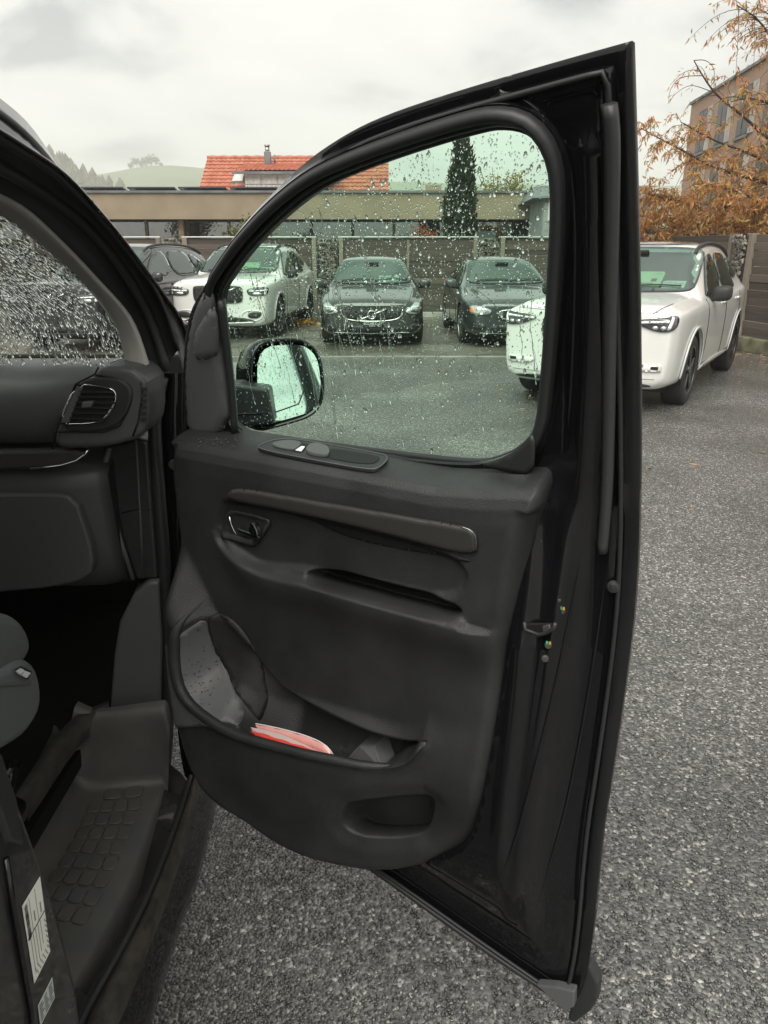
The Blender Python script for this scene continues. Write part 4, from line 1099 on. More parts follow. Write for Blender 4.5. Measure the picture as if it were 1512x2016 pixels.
def front_suv_old(t, bvh, paint):
    gr = [(-.40, .655), (.40, .655), (.44, .73), (.44, .90), (.41, .935), (-.41, .935), (-.44, .90), (-.44, .73)]
    patch('grille', bvh, gr, M['grille'], t, 0, .012, .05, .02)
    skin_line('grille_frame', bvh, gr, M['clad'], t, 0, .014, 70, .012, True)
    emblem(t, bvh, 0, .80, .075, (-.33, .70, .33, .91))
    for s in (-1, 1):
        hl = [(s * .50, .84), (s * .56, .775), (s * .80, .775), (s * .89, .83), (s * .89, .945), (s * .52, .905)]
        f = 28 * s; c, sn = math.cos(R(f)), math.sin(R(f))
        L = [(a * .97 - 0, z) for a, z in hl]
        patch('headlamp', bvh, L, M['lamp_dark'], t, f * .8, .008, .04, .014)
        for nm, q in (('daylight_lamp', [(s * .52, .848), (s * .84, .866), (s * .84, .882), (s * .52, .866)]), ('daylight_lamp', [(s * .78, .80), (s * .81, .80), (s * .82, .93), (s * .79, .93)])):
            patch(nm, bvh, q, M['drl'], t, f * .8, .02, .03, .006, rnd=0)
        patch('lamp_lens', bvh, [(s * .58, .785), (s * .74, .785), (s * .74, .84), (s * .58, .84)], M['lamp_light'], t, f * .8, .017, .04, .006)
        fg = [(s * .48, .40), (s * .68, .39), (s * .74, .47), (s * .72, .50), (s * .52, .50)]
        patch('fog_lamp', bvh, fg, M['clad'], t, f * .7, .01, .04, .012)
        skin_line('fog_frame', bvh, [(s * .36, .33), (s * .74, .35), (s * .79, .52), (s * .42, .53)], paint, t, f * .6, .012, 40, .002, True)
    patch('lower_grille', bvh, [(-.70, .31), (.70, .31), (.60, .37), (.36, .41), (-.36, .41), (-.60, .37)], M['clad'], t, 0, .012, .06, .014)
    skin_line('skid_trim', bvh, [(-.62, .325), (0, .30), (.62, .325)], paint, t, 0, .018, 40, .012)
    plate(t, bvh, None, .50)
def front_suv_new(t, bvh, paint):
    gr = [(-.36, .66), (.36, .66), (.42, .74), (.42, .90), (.38, .935), (-.38, .935), (-.42, .90), (-.42, .74)]
    patch('grille', bvh, gr, M['grille'], t, 0, .012, .05, .02)
    skin_line('grille_frame', bvh, gr, M['clad'], t, 0, .014, 70, .012, True)
    emblem(t, bvh, 0, .80, .075, (-.31, .70, .31, .91))
    for s in (-1, 1):
        f = 24 * s
        patch('headlamp', bvh, [(s * .43, .925), (s * .52, .872), (s * .66, .825), (s * .78, .828), (s * .845, .875), (s * .865, .975), (s * .70, .955)], M['lamp_dark'], t, f, .008, .035, .014)
        for q in ([(s * .48, .895), (s * .76, .912), (s * .765, .93), (s * .48, .912)], [(s * .745, .845), (s * .77, .845), (s * .80, .955), (s * .778, .955)], [(s * .60, .940), (s * .76, .952), (s * .76, .960), (s * .60, .948)]):
            patch('daylight_lamp', bvh, q, M['drl'], t, f, .02, .025, .006, rnd=0)
        for a in (.62, .69):
            patch('lamp_lens', bvh, [(s * a, .842), (s * (a + .05), .842), (s * (a + .05), .882), (s * a, .882)], M['lamp_light'], t, f, .017, .03, .008)
        patch('fog_trim', bvh, [(s * .46, .475), (s * .52, .44), (s * .735, .45), (s * .735, .515), (s * .48, .50)], paint, t, f, .012, .03, .014, rnd=0)
        patch('fog_lamp', bvh, [(s * .645, .468), (s * .71, .468), (s * .71, .498), (s * .645, .498)], M['clad'], t, f, .022, .02, .008, rnd=0)
    patch('lower_lip', bvh, [(-.72, .285), (.72, .285), (.70, .325), (-.70, .325)], M['clad'], t, 0, .01, .06, .014)
    skin_line('bumper_line', bvh, [(-.74, .37), (0, .35), (.74, .37)], M['car_seam_grey'], t, 0, .004, 40, .002)
    skin_line('bonnet_gap', bvh, [(-.70, 1.0), (0, .975), (.70, 1.0)], M['car_seam_grey'], t, 0, .004, 50, .002)
    plate(t, bvh, None, .50)
M['car_seam_grey'] = pmat('grey panel gap', (0.3, 0.3, 0.28), .8)  # mid-grey line colour, softer contrast than the black seams
def front_hatch(t, bvh, paint, dark_lamp=False):
    gr = [(-.40, .455), (.40, .455), (.47, .52), (.50, .605), (.46, .615), (-.46, .615), (-.50, .605), (-.47, .52)]
    patch('grille', bvh, gr, M['grille'], t, 0, .010, .05, .016)
    skin_line('grille_frame', bvh, [(-.51, .625), (-.49, .53), (-.41, .455), (0, .425), (.41, .455), (.49, .53), (.51, .625)], M['chrome'], t, 0, .014, 50, .014)
    emblem(t, bvh, 0, .54, .065, (-.22, .45, .24, .63))
    for s in (-1, 1):
        f = 30 * s
        patch('headlamp', bvh, [(s * .46, .585), (s * .56, .55), (s * .72, .545), (s * .80, .60), (s * .80, .70), (s * .70, .735), (s * .58, .665)], M['lamp_light'], t, f, .008, .035, .014)
        patch('lamp_lens', bvh, [(s * .56, .575), (s * .70, .57), (s * .70, .62), (s * .56, .62)], M['lamp_dark'], t, f, .017, .03, .008)
        patch('daylight_lamp', bvh, [(s * .50, .632), (s * .74, .66), (s * .74, .672), (s * .50, .645)], M['drl'], t, f, .018, .03, .006, rnd=0)
        patch('side_intake', bvh, [(s * .50, .27), (s * .70, .27), (s * .72, .40), (s * .58, .40)], M['clad'], t, f, .008, .04, .012)
    patch('lower_grille', bvh, [(-.48, .26), (.48, .26), (.46, .37), (-.46, .37)], M['clad'], t, 0, .010, .05, .014)
    skin_line('bumper_line', bvh, [(-.66, .255), (0, .235), (.66, .255)], M['satin'], t, 0, .008, 40, .008)
    skin_line('bonnet_gap', bvh, [(-.52, .69), (0, .66), (.52, .69)], M['seam'], t, 0, .005, 40, .001)
    plate(t, bvh, 'ECCAR.OM', .385, 'GARAGE')
def front_sedan(t, bvh, paint):
    gr = [(-.27, .47), (.27, .47), (.33, .53), (.35, .625), (-.35, .625), (-.33, .53)]
    patch('grille', bvh, gr, M['grille'], t, 0, .010, .05, .016)
    skin_line('grille_frame', bvh, gr, M['chrome'], t, 0, .014, 60, .014, True)
    emblem(t, bvh, 0, .55, .06, (-.24, .48, .26, .625))
    for s in (-1, 1):
        f = 26 * s
        patch('headlamp', bvh, [(s * .42, .55), (s * .74, .545), (s * .80, .58), (s * .80, .68), (s * .66, .685), (s * .44, .64)], M['lamp_light'], t, f, .008, .035, .014)
        patch('indicator', bvh, [(s * .71, .56), (s * .79, .58), (s * .79, .66), (s * .71, .66)], M['amber'], t, f, .016, .025, .008)
        patch('side_intake', bvh, [(s * .50, .30), (s * .70, .30), (s * .70, .40), (s * .50, .40)], M['clad'], t, f, .008, .04, .012)
        skin_line('bonnet_crease', bvh, [(s * .36, .63), (s * .46, .75), (s * .58, .88)], M['seam'], t, 0, .005, 30, .001)
    patch('lower_grille', bvh, [(-.48, .28), (.48, .28), (.46, .39), (-.46, .39)], M['clad'], t, 0, .010, .05, .014)
    skin_line('bumper_line', bvh, [(-.66, .255), (0, .235), (.66, .255)], M['satin'], t, 0, .008, 40, .008)
    plate(t, bvh, None, .42)

def screen_card(name, label, cat, ct, bvh, x0, x1, z0, z1, mat, lines, txt=None, grp='sale cards behind windscreens'):
    """a printed card lying against the inside of a windscreen"""
    root = bpy.data.objects.new(name, None); COL.objects.link(root); root.matrix_world = ct.matrix_basis.copy()
    tag(root, label, cat, grp)
    root.location = ct.location; root.rotation_euler = ct.rotation_euler
    q = [(x0, z0), (x1, z0), (x1, z1), (x0, z1)]
    patch('sheet', bvh, q, mat, root, 0, .007, .06, 0, rnd=0)
    for (a, b_, c, d, m_) in lines:
        patch('print', bvh, [(x0 + (x1 - x0) * a, z0 + (z1 - z0) * b_), (x0 + (x1 - x0) * c, z0 + (z1 - z0) * b_), (x0 + (x1 - x0) * c, z0 + (z1 - z0) * d), (x0 + (x1 - x0) * a, z0 + (z1 - z0) * d)], m_, root, 0, .0095, .05, 0, rnd=0)
    if txt:
        for (s_, cx, cz, size) in txt:
            xx, zz = x0 + (x1 - x0) * cx, z0 + (z1 - z0) * cz
            h = bvh.ray_cast(Vector((xx, -4, zz)), Vector((0, 1, 0)))
            n = h[1]; ex = Vector((1, 0, 0)); ex = (ex - n * ex.dot(n)).normalized(); ey = n.cross(ex)
            Mx = Matrix((ex, ey, n)).transposed().to_4x4(); Mx.translation = h[0] + n * .0105
            text_part('print', s_, size, M['ink'], root, Mx, .0003)
    return root

# left white car
w1, bv1 = car('suv', 'white_suv', 'white compact SUV with black roof rails left of the grey hatchback', (-2.95, 14.05, 0), R(-6.5), M['car_white'],
    dict(front=front_suv_old, rim=M['rim_black'], arch=M['car_white'], mirror=M['clad'], sill=M['clad'], glassroof=True))
screen_card('sale_card', 'pale green sale card behind the left white car’s windscreen', 'card', w1, bv1, .08, .42, 1.17, 1.31, M['card_green'], [(.1, .15, .9, .35, M['ink_grey'])])
screen_card('sale_card', 'narrow pale card beside the sale card in the left white car’s windscreen', 'card', w1, bv1, .45, .66, 1.165, 1.22, M['card_white'], [(.1, .3, .9, .6, M['ink_grey'])])
# black car at far left
w2, bv2 = car('suv', 'black_suv', 'black SUV half hidden by the van pillar and its rain-streaked windscreen', (-5.25, 12.3, 0), R(-15), M['car_black'],
    dict(front=front_suv_old, rim=M['rim_black'], arch=M['car_black'], mirror=M['car_black']))
# grey hatchback
w3, bv3 = car('hatch', 'grey_hatchback', 'dark grey hatchback facing the camera in the middle of the wet window', (-.20, 12.95, 0), R(0.5), M['car_grey'],
    dict(front=front_hatch, rim=M['rim_black'], mirror=M['car_grey']))
screen_card('sale_card', 'white card with dark print in the grey hatchback’s windscreen', 'card', w3, bv3, .12, .48, 1.01, 1.10, M['card_white'], [(.08, .2, .3, .8, M['ink_grey']), (.36, .25, .62, .75, M['ink_grey']), (.7, .2, .92, .7, M['ink_grey'])])
# dark saloon
w4, bv4 = car('hatch', 'dark_saloon', 'dark green-grey saloon with amber indicators right of the grey hatchback', (2.22, 12.85, 0), R(1.5), M['car_green'],
    dict(front=front_sedan, rim=M['rim_alu'], mirror=M['car_green']))
w4.scale = (.985, 1.02, 1.0)
# right white car
w5, bv5 = car('suv', 'white_suv', 'white SUV with black mirror and glass roof parked at the right, nearest the camera', (2.01, 7.86, 0), R(-32), M['car_white'],
    dict(front=front_suv_new, rim=M['rim_black'], arch=M['car_white'], mirror=M['clad'], sill=M['car_white'], glassroof=True))
w5.scale = (1.0, 1.04, 1.0)
screen_card('sale_card', 'large pale green sale card in the right white SUV’s windscreen', 'card', w5, bv5, .04, .40, 1.17, 1.33, M['card_green'],
    [(.08, .12, .80, .26, M['ink_grey']), (.68, .36, .84, .55, M['ink']), (.05, .62, .95, .63, M['card_white'])], [('A U S E R', .8, .84, .022)])
screen_card('sale_card', 'small white card with one line of lettering, right of the large sale card', 'card', w5, bv5, .42, .655, 1.165, 1.24, M['card_white'],
    [(.1, .45, .9, .475, M['ink_grey'])], [('ICH BIN NEU HIER', .5, .68, .026), ('N.71', .5, .24, .022)])
for w_ in (w5,):
    for c_ in list(bpy.data.objects):
        if c_.name.startswith('sale_card') and abs(c_.location.x - w_.location.x) < 1e-4: c_.scale = w_.scale
# ================================================================== the van in the foreground
van = thing('van', 'black van with its front door swung open, filling the foreground', 'van', (-1.0, 1.2, 0), world=True)

# ---------------------------------------------------------------- door frame of reference
HG = np.array([-.47, 1.61]); DU = np.array([.84, -.5426]); DU /= np.linalg.norm(DU); DN = np.array([DU[1], -DU[0]])
_bz = np.array([(.0, .11), (.25, .075), (.45, .045), (.65, .02), (.98, 0), (1.2, .012), (1.37, .042), (1.6, .117), (1.8, .203), (2.1, .34)])
_zz = np.arange(0.0, 2.1, .01); _bb = np.interp(_zz, _bz[:, 0], _bz[:, 1])
_k = np.ones(15) / 15; _bb = np.convolve(np.pad(_bb, 7, mode='edge'), _k, 'valid'); _bb = np.convolve(np.pad(_bb, 7, mode='edge'), _k, 'valid')
def Bz(z): return np.interp(z, _zz, _bb)
def DP(s, z, n):
    s, z, n = np.broadcast_arrays(np.asarray(s, float), np.asarray(z, float), np.asarray(n, float))
    b = Bz(z) + n
    return np.stack([HG[0] + DU[0] * s + DN[0] * b, HG[1] + DU[1] * s + DN[1] * b, z], -1)
def pd(u, v, n=0.0):
    d = ray(u, v); t = 1.2
    for _ in range(50):
        z = EYE + t * d[2]; t = .5 * t + .5 * ((Bz(z) + n + DN @ HG) / (DN @ d[:2]))
    P = np.array([t * d[0], t * d[1], EYE + t * d[2]])
    return np.array([(P[:2] - HG) @ DU, P[2]])
def pdl(L, n=0.0): return np.array([pd(q[0], q[1], q[2] if len(q) > 2 else n) for q in L])
def dpt(u, v, n): q = pd(u, v, n); return DP(q[0], q[1], n)
NV = Vector((DN[0], DN[1], 0)); UV = Vector((DU[0], DU[1], 0))

# outlines in door coordinates (distance from hinge line, height)
O_out = np.array([(.995, 1.80), (.915, 1.791), (.787, 1.775), (.682, 1.759), (.613, 1.742), (.532, 1.713), (.434, 1.663), (.326, 1.597), (.237, 1.528), (.18, 1.481), (.13, 1.40), (.085, 1.28), (.065, 1.2), (.03, 1.0), (.012, .87), (.01, .7), (.02, .50), (.06, .455),
                  (.30, .42), (.60, .370), (.88, .319), (1.0, .300), (1.022, .33), (1.026, .45), (1.014, .649), (1.018, .8), (1.020, .985), (1.020, 1.119), (1.006, 1.373), (.998, 1.648)])
def soften(P, idx_sharp=()):
    return P
O_out = np.vstack([[O_out[0]], chaikin(np.vstack([O_out[0], O_out[1:], O_out[0]]), 2, closed=False)[1:-1]])
O_out = resample(O_out, step=.007, closed=True)
O_win = pdl([(438, 578), (470, 530), (500, 490), (560, 428), (640, 366), (740, 325), (860, 285), (960, 257), (1000, 252), (1045, 260), (1075, 288), (1093, 330), (1098, 390), (1093, 500), (1084, 640), (1075, 750), (1066, 836), (1035, 877), (985, 900), (930, 908), (800, 895), (650, 877), (460, 850), (452, 760), (446, 660)], -.004)
O_win = resample(chaikin(O_win, 2), step=.010, closed=True)

# ---- painted shell of the door: inner pressing with its steps, outer skin, hems
O_trim = [(.882, 1.294), (.888, 1.262)] + list(map(tuple, pdl([(1052, 975), (1030, 1090), (1010, 1200), (985, 1400), (962, 1530), (938, 1640), (912, 1686), (880, 1706), (850, 1716)], .085))) \
    + [(.70, .478), (.64, .448), (.53, .428), (.42, .420), (.31, .446), (.225, .495), (.163, .575), (.128, .655), (.112, .76), (.112, .84), (.108, .92), (.102, 1.0), (.108, 1.15), (.13, 1.25), (.14, 1.266), (.45, 1.267), (.72, 1.270), (.80, 1.280)]
O_trim = resample(np.vstack([chaikin(O_trim, 2)]), step=.008, closed=True)
RIDGES = [(resample(chaikin(pdl(L, .03), 2, closed=False), 30), a_, w_) for L, a_, w_ in (
    ([(1150, 300), (1150, 640), (1138, 880), (1126, 1060), (1105, 1240), (1070, 1480), (1035, 1700), (1010, 1800)], .010, .016),
    ([(1215, 130), (1222, 500), (1222, 900), (1210, 1200), (1180, 1500), (1150, 1800)], .003, .010))]
def shell_n(Q):
    d = -sdf(O_out, Q); e = sdf(O_win, Q)
    s, z = Q[:, 0], Q[:, 1]
    up = sst(1.22, 1.30, z)
    frame = np.interp(d, [0, .004, .018, .021, .026, .036, .044, .2], [.0, .004, .005, .015, .016, .009, .012, .012])
    wedge = np.interp(e, [0, .003, .022, .026, .034], [.010, .018, .020, .012, 0])
    top = np.maximum(frame, wedge)
    low = np.interp(d, [0, .006, .030, .036, .060, .085, .120, .165, .22, .4], [.0, .004, .006, .018, .021, .030, .062, .080, .080, .080])
    low = low + .006 * np.exp(-((d - .105) / .010) ** 2) + .008 * np.exp(-((d - .15) / .012) ** 2)
    low = low * np.interp(z, [1.0, 1.27], [1, .35])
    # below the trim the pressing falls to the bottom hem
    low = low * np.where(z < .62, .35 + .65 * sst(.38, .62, z), 1)
    out = low * (1 - up) + top * up
    out = out * (1 - sst(-.004, -.03, sdf(O_trim, Q)))          # hollow behind the plastic trim
    for L, amp, wid in RIDGES:
        dl, _ = ldist(L, Q); out = out + amp * np.exp(-(dl / wid) ** 2) * (1 - sst(-.002, -.02, sdf(O_trim, Q)))
    return out
def offset_ring(ring, dist):
    """closed ring moved inwards (dist > 0) or outwards"""
    t_ = np.roll(ring, -1, 0) - np.roll(ring, 1, 0); t_ /= np.linalg.norm(t_, axis=1)[:, None]
    nrm = np.column_stack([t_[:, 1], -t_[:, 0]])
    if (sdf(ring, ring + nrm * .003) > 0).mean() > .5: nrm = -nrm
    return ring + nrm * dist
def inset(ring, dist):
    out = offset_ring(ring, dist); return out[np.abs(np.abs(sdf(ring, out)) - abs(dist)) < abs(dist) * .06 + .0004]
gp = grid_in(O_out, .0085, [O_win]); g2 = grid_in(O_out, .0048, [O_win]); gp = np.vstack([gp[gp[:, 0] < .76], g2[g2[:, 0] >= .76]])
gd, ge = -sdf(O_out, gp), sdf(O_win, gp)
gp = gp[(gd > .052) & (ge > .040)]
dO, dW = (.004, .011, .018, .0213, .026, .031, .036, .044), (.003, .009, .016, .022, .026, .030, .036)
rings_o = [inset(O_out, d_) for d_ in dO]; rings_w = [inset(O_win, -d_) for d_ in dW]
pts_ = [r_[sdf(O_win, r_) > .038] for r_ in rings_o] + [r_[sdf(O_out, r_) < -.004] for r_ in rings_w]
v2, tr = fill2d(O_out, np.vstack([gp] + pts_), [O_win])
nn_ = shell_n(v2)
Vi = DP(v2[:, 0], v2[:, 1], nn_)
dd_ = -sdf(O_out, v2); ee_ = sdf(O_win, v2)
Vo = DP(v2[:, 0], v2[:, 1], -.010 - .022 * sst(0, .06, dd_) * sst(0, .03, ee_))
from collections import Counter
def border(tri):
    c = Counter()
    for a, b, d in tri:
        for p, q in ((a, b), (b, d), (d, a)): c[(min(p, q), max(p, q))] += 1
    return [(p, q) for a, b, d in tri for p, q in ((a, b), (b, d), (d, a)) if c[(min(p, q), max(p, q))] == 1]
bd = border(tr); m_ = len(v2)
F = [tuple(t) for t in tr] + [tuple(x + m_ for x in t[::-1]) for t in tr] + [(q, p, p + m_, q + m_) for p, q in bd]
door = mk('front_door', np.vstack([Vi, Vo]), F, M['paint'], van)
bmq = bmesh.new(); bmq.from_mesh(door.data); bmesh.ops.recalc_face_normals(bmq, faces=bmq.faces); bmq.to_mesh(door.data); bmq.free()
try: door.data.set_sharp_from_angle(angle=R(50))
except Exception: pass
tag(door, 'open black front door with grey plastic trim and a rain-beaded window')

# ---- glass
G = resample(chaikin(O_win, 0), step=.02, closed=True)
c0 = G.mean(0); Go = c0 + (G - c0) * 1.025
v2, tr = fill2d(Go, grid_in(Go, .05))
mk('window_glass', DP(v2[:, 0], v2[:, 1], -.006), [tuple(t) for t in tr], M['door_glass'], door)
# ---- rubber round the glass and along the frame
def door_line(L, n): return [tuple(DP(a, b, n)) for a, b in L]
tube('window_seal', door_line(c0 + (O_win - c0) * 1.004, .006), .004, M['rubber'], door, closed=True, seg=8)
ins = offset_ring(O_win, -.0105)
ins = np.array(ins); keep = ins[:, 1] > 1.285; 
i0 = np.argmax(~keep); ins = np.roll(ins, -i0, 0); keep = np.roll(keep, -i0); ins = ins[keep]
ins = resample(chaikin(ins, 2, closed=False), 90)
wide = [(-.0105, -.008), (-.0095, .003), (-.004, .005), (.005, .005), (.0095, .0025), (.0105, -.008)]
tube('frame_seal', door_line(ins, .022), .0, M['rubber'], door, prof=wide)
# frame weatherstrip near the outer edge
off = inset(O_out, .023)
tube('weatherstrip', door_line(resample(chaikin(off, 2), 260, closed=True), .015), .0036, M['rubber'], door, closed=True, seg=6)
# the long grey rubber strip down the rear of the frame
st = pdl([(1190, 205), (1197, 260), (1196, 420), (1192, 640), (1190, 830), (1188, 960), (1182, 1040), (1178, 1086)], .035)
st = resample(chaikin(st, 2, closed=False), 50)
tube('rear_strip', door_line(st, .028), 0, M['rubber_grey'], door, prof=[(-.012, -.004), (-.009, .009), (.004, .011), (.013, .006), (.015, -.004)])
# ---- moulded trim panel
rimL = pdl([(395, 1165, .12), (352, 1235, .15), (346, 1300, .155), (362, 1368, .155), (440, 1430, .155), (540, 1462, .15), (650, 1493, .145), (745, 1516, .13), (800, 1512, .12), (830, 1478, .11)])
rimL = resample(chaikin(rimL, 3, closed=False), 60)
capL = pdl([(851, 1425, .095), (848, 1395, .095), (835, 1380, .095), (801, 1447, .07), (677, 1400, .07), (578, 1361, .07), (543, 1336, .075), (513, 1301, .08), (490, 1262, .08), (450, 1212, .085), (415, 1190, .09)])
capL2 = np.vstack([pdl([(845, 1455, .1)]), capL[3:]])
O_cav = np.vstack([rimL, resample(chaikin(capL2, 2, closed=False), 40)])
O_ins = resample(chaikin(pdl([(437, 1000), (446, 978), (700, 1035), (934, 1098), (905, 1190), (750, 1150), (600, 1120), (535, 1118), (500, 1110), (470, 1096), (435, 1072), (424, 1045)], .09), 2), step=.01, closed=True)
O_grip = resample(chaikin(pdl([(596, 1127), (650, 1129), (720, 1147), (907, 1193), (899, 1222), (800, 1200), (640, 1156), (604, 1143)], .10), 2), step=.006, closed=True)
O_cub = resample(chaikin(pdl([(697, 1571), (760, 1572), (838, 1583), (832, 1620), (818, 1660), (800, 1673), (750, 1668), (690, 1648), (672, 1622), (680, 1590)], .11), 2), step=.006, closed=True)
armL = resample(chaikin(pdl([(418, 1050), (424, 1072), (455, 1098), (495, 1126), (535, 1140), (600, 1152), (700, 1182), (800, 1210), (900, 1236)], .11), 2, closed=False), 50)
rim_s, rim_z = rimL[:, 0], rimL[:, 1]
oo = np.argsort(rim_s[np.argmin(rim_s):]) + np.argmin(rim_s)
rz_s, rz_z = rim_s[oo], rim_z[oo]
def trim_n(Q):
    s, z = Q[:, 0], Q[:, 1]
    e = -sdf(O_trim, Q)
    # crown profile of the top ledge, then the upper panel
    zz_ = z - np.interp(s, [.2, .72, .80, .92], [1.268, 1.271, 1.280, 1.30]) + 1.268
    up = np.interp(zz_, [.9, 1.10, 1.19, 1.215, 1.232, 1.243, 1.251, 1.258, 1.263, 1.268], [.092, .096, .098, .096, .089, .078, .058, .034, .015, .0])
    # armrest swell along its edge line
    dl, sd = ldist(armL, Q)
    below = z < np.interp(s, armL[:, 0], armL[:, 1])
    inrange = sst(.20, .32, s) * (1 - sst(.80, .86, s))
    up = up + inrange * np.where(below, .022 * np.exp(-(dl / .055) ** 2), .022 * np.exp(-(dl / .007) ** 2))
    # lower body of the panel sinks a little towards the pocket
    up = up - .014 * sst(1.0, .78, z) * sst(.2, .3, s) * (1 - sst(.64, .76, s))
    # pocket front wall
    fr_n = np.interp(s, [.1, .2, .35, .5, .60, .68, .76, .9], [.158, .168, .168, .156, .138, .112, .097, .092])
    zr_ = np.interp(s, rz_s, rz_z)
    sgn = z - np.where(s > .30, zr_ + .02, np.interp(s, [.1, .14, .19, .30], [.94, .93, .86, float(np.interp(.30, rz_s, rz_z)) + .02]))     # >0 above the pocket line
    fr_n = fr_n - .040 * sst(.02, .24, zr_ - z) * sst(.2, .35, s)
    wl_ = sst(np.interp(s, [.12, .3], [.10, .05]), np.interp(s, [.12, .3], [-.05, -.012]), sgn)
    n = up * (1 - wl_) + fr_n * wl_
    # insert panel
    di = sdf(O_ins, Q); n = n - .013 * sst(.004, -.008, di)
    dg_ = sdf(O_grip, Q); n = np.where(dg_ < .006, n + (.015 - n) * sst(.003, -.008, dg_), n)
    # cavity of the pocket
    dc = sdf(O_cav, Q); dr_, _ = ldist(rimL, Q)
    gentle = np.interp(dr_, [0, .010, .025, .05, .08, .12], [.160, .146, .116, .082, .070, .062])
    sharp = np.interp(dr_, [0, .010, .022, .05], [.148, .135, .05, .010]) * np.interp(s, [.5, .8], [1, .8])
    cav = gentle + (sharp - gentle) * sst(.27, .40, s)
    cav = np.where(z > .86, np.minimum(cav, n), cav)
    n = np.where(dc < 0, cav + (n - cav) * sst(-.005, 0.0, dc), n)
    # rolled lip on the rim
    n = n + np.where(dc > -.004, .004 * np.exp(-(dr_ / .012) ** 2), 0) * sst(.95, .88, z)
    # cubby
    dq = sdf(O_cub, Q); n = n - .010 * (1 - sst(-.005, .040, dq)) - .072 * sst(.002, -.010, dq)
    # rounded outer edges
    n = n * (.30 + .70 * np.sqrt(np.clip(1 - (1 - np.clip(e / .030, 0, 1)) ** 2, 0, 1))) if False else n - (n - .030) * (1 - np.sqrt(np.clip(1 - (1 - np.clip(e / .028, 0, 1)) ** 2, 0, 1))) * (z < 1.235)
    return n
def trim_drop(Q):
    """inside the pocket the wall hangs below the rim: the moulding is undercut"""
    dc = sdf(O_cav, Q); dr_, _ = ldist(rimL, Q); dt_, _ = ldist(O_cav[60:], Q)
    k = np.clip(dt_ / (dt_ + dr_ + 1e-6), 0, 1)
    und = .032 * sst(0, .009, -sdf(O_grip, Q)) + .035 * sst(0, .012, -sdf(O_cub, Q))
    return und + np.where(dc < 0, .14 * sst(.0, .026, dr_) * k * sst(.27, .40, Q[:, 0]) * (1 - sst(.60, .68, Q[:, 0])), 0)
def trim_pos(Q, off=0.0):
    return DP(Q[:, 0], Q[:, 1] - trim_drop(Q), trim_n(Q) + off)
xs = np.arange(.10, .93, .0046); ys = np.r_[np.arange(.43, 1.205, .0046), np.arange(1.205, 1.27, .0022)]
gt = grid_in(O_trim, .0046, xs=xs, ys=ys); gt = gt[(sdf(O_trim, gt) < -.031) | ((gt[:, 1] > 1.236) & (sdf(O_trim, gt) < -.004))]
rt = [r_[r_[:, 1] < 1.238] for r_ in (inset(O_trim, d_) for d_ in (.0015, .0045, .009, .015, .021, .028))]
for poly, inn, outn in ((O_cub, (.0015, .0045, .008, .012, .016), (.002, .006)), (O_grip, (.0015, .004, .007, .0105), (.002, .005)), (O_cav, (.0015, .0035, .0055, .0075, .011, .016, .022, .027), (.003, .008))):
    P_ = resample(poly, step=.0045, closed=True); dk = sdf(poly, gt); gt = gt[(dk < -max(inn) - .002) | (dk > max(outn) + .002)]
    rk = [P_] + [inset(P_, d_) for d_ in inn] + [inset(P_, -d_) for d_ in outn]
    rt += [r_[sdf(O_trim, r_) < -.029] for r_ in rk]
v2, tr = fill2d(O_trim, np.vstack([gt] + rt))
nt_ = trim_n(v2)
Vt = trim_pos(v2); Vb = DP(v2[:, 0], v2[:, 1], .004); bd = border(tr); m_ = len(v2)
bi = sorted({x for p in bd for x in p}); mp_ = {x: m_ + i for i, x in enumerate(bi)}
F = [tuple(t) for t in tr] + [(q, p, mp_[p], mp_[q]) for p, q in bd]
trim = mk('door_trim', np.vstack([Vt, Vb[bi]]), F, M['plastic'], door)
tbvh = BVHTree.FromPolygons([Vector(x) for x in Vt], [tuple(t) for t in tr])
def on_trim(s, z, off=0.0):
    return trim_pos(np.array([[s, z]]), off)[0]
def pdt(L, lift=0.0):
    out = []
    for q in L:
        n = .08
        for _ in range(7): s_ = pd(q[0], q[1], n + lift); n = .5 * n + .5 * float(trim_n(np.array([s_]))[0])
        out.append(s_)
    return np.array(out)
rp_ = trim_pos(rimL[3:-2], -.006)
tube('pocket_rim', resample(rp_, 70), np.interp(np.arange(70), [0, 8, 60, 69], [.001, .013, .009, .001]), M['plastic'], door, seg=10)
def overlay(name, outl, mat, parent, lift=.002, step=.008, nf=None, rnd=2, thick=.004, n0=None):
    O = resample(chaikin(outl, rnd) if rnd else outl, step=step, closed=True)
    v2, tr = fill2d(O, grid_in(O, step)); n = (trim_n(v2) if n0 is None else np.full(len(v2), n0)) + lift
    if nf is not None: n = n + nf(v2, O)
    o = mk(name, DP(v2[:, 0], v2[:, 1] - (trim_drop(v2) if n0 is None else 0), n), [tuple(t) for t in tr], mat, parent)
    if thick:
        md = o.modifiers.new('t', 'SOLIDIFY'); md.thickness = thick; md.offset = 0
    return o
# bronze strip across the panel: convex bar
O_st = pdl([(444, 975), (462, 960), (600, 985), (760, 1012), (905, 1037), (930, 1045), (938, 1062), (934, 1098), (800, 1062), (640, 1022), (446, 983)], .104)
def crown(h, w): return lambda Q, O: h * np.sqrt(np.clip(1 - (1 - np.clip(-sdf(O, Q) / w, 0, 1)) ** 2, 0, 1))
overlay('trim_strip', O_st, M['strip'], door, .0, .0038, crown(.0045, .006), n0=.0995, rnd=2)
skl = pdl([(905, 1037), (928, 1045), (937, 1060), (935, 1085)], .108)
tube('strip_edge', door_line(smooth_line(skl, 14), .106), .0009, M['satin'], door, seg=6)
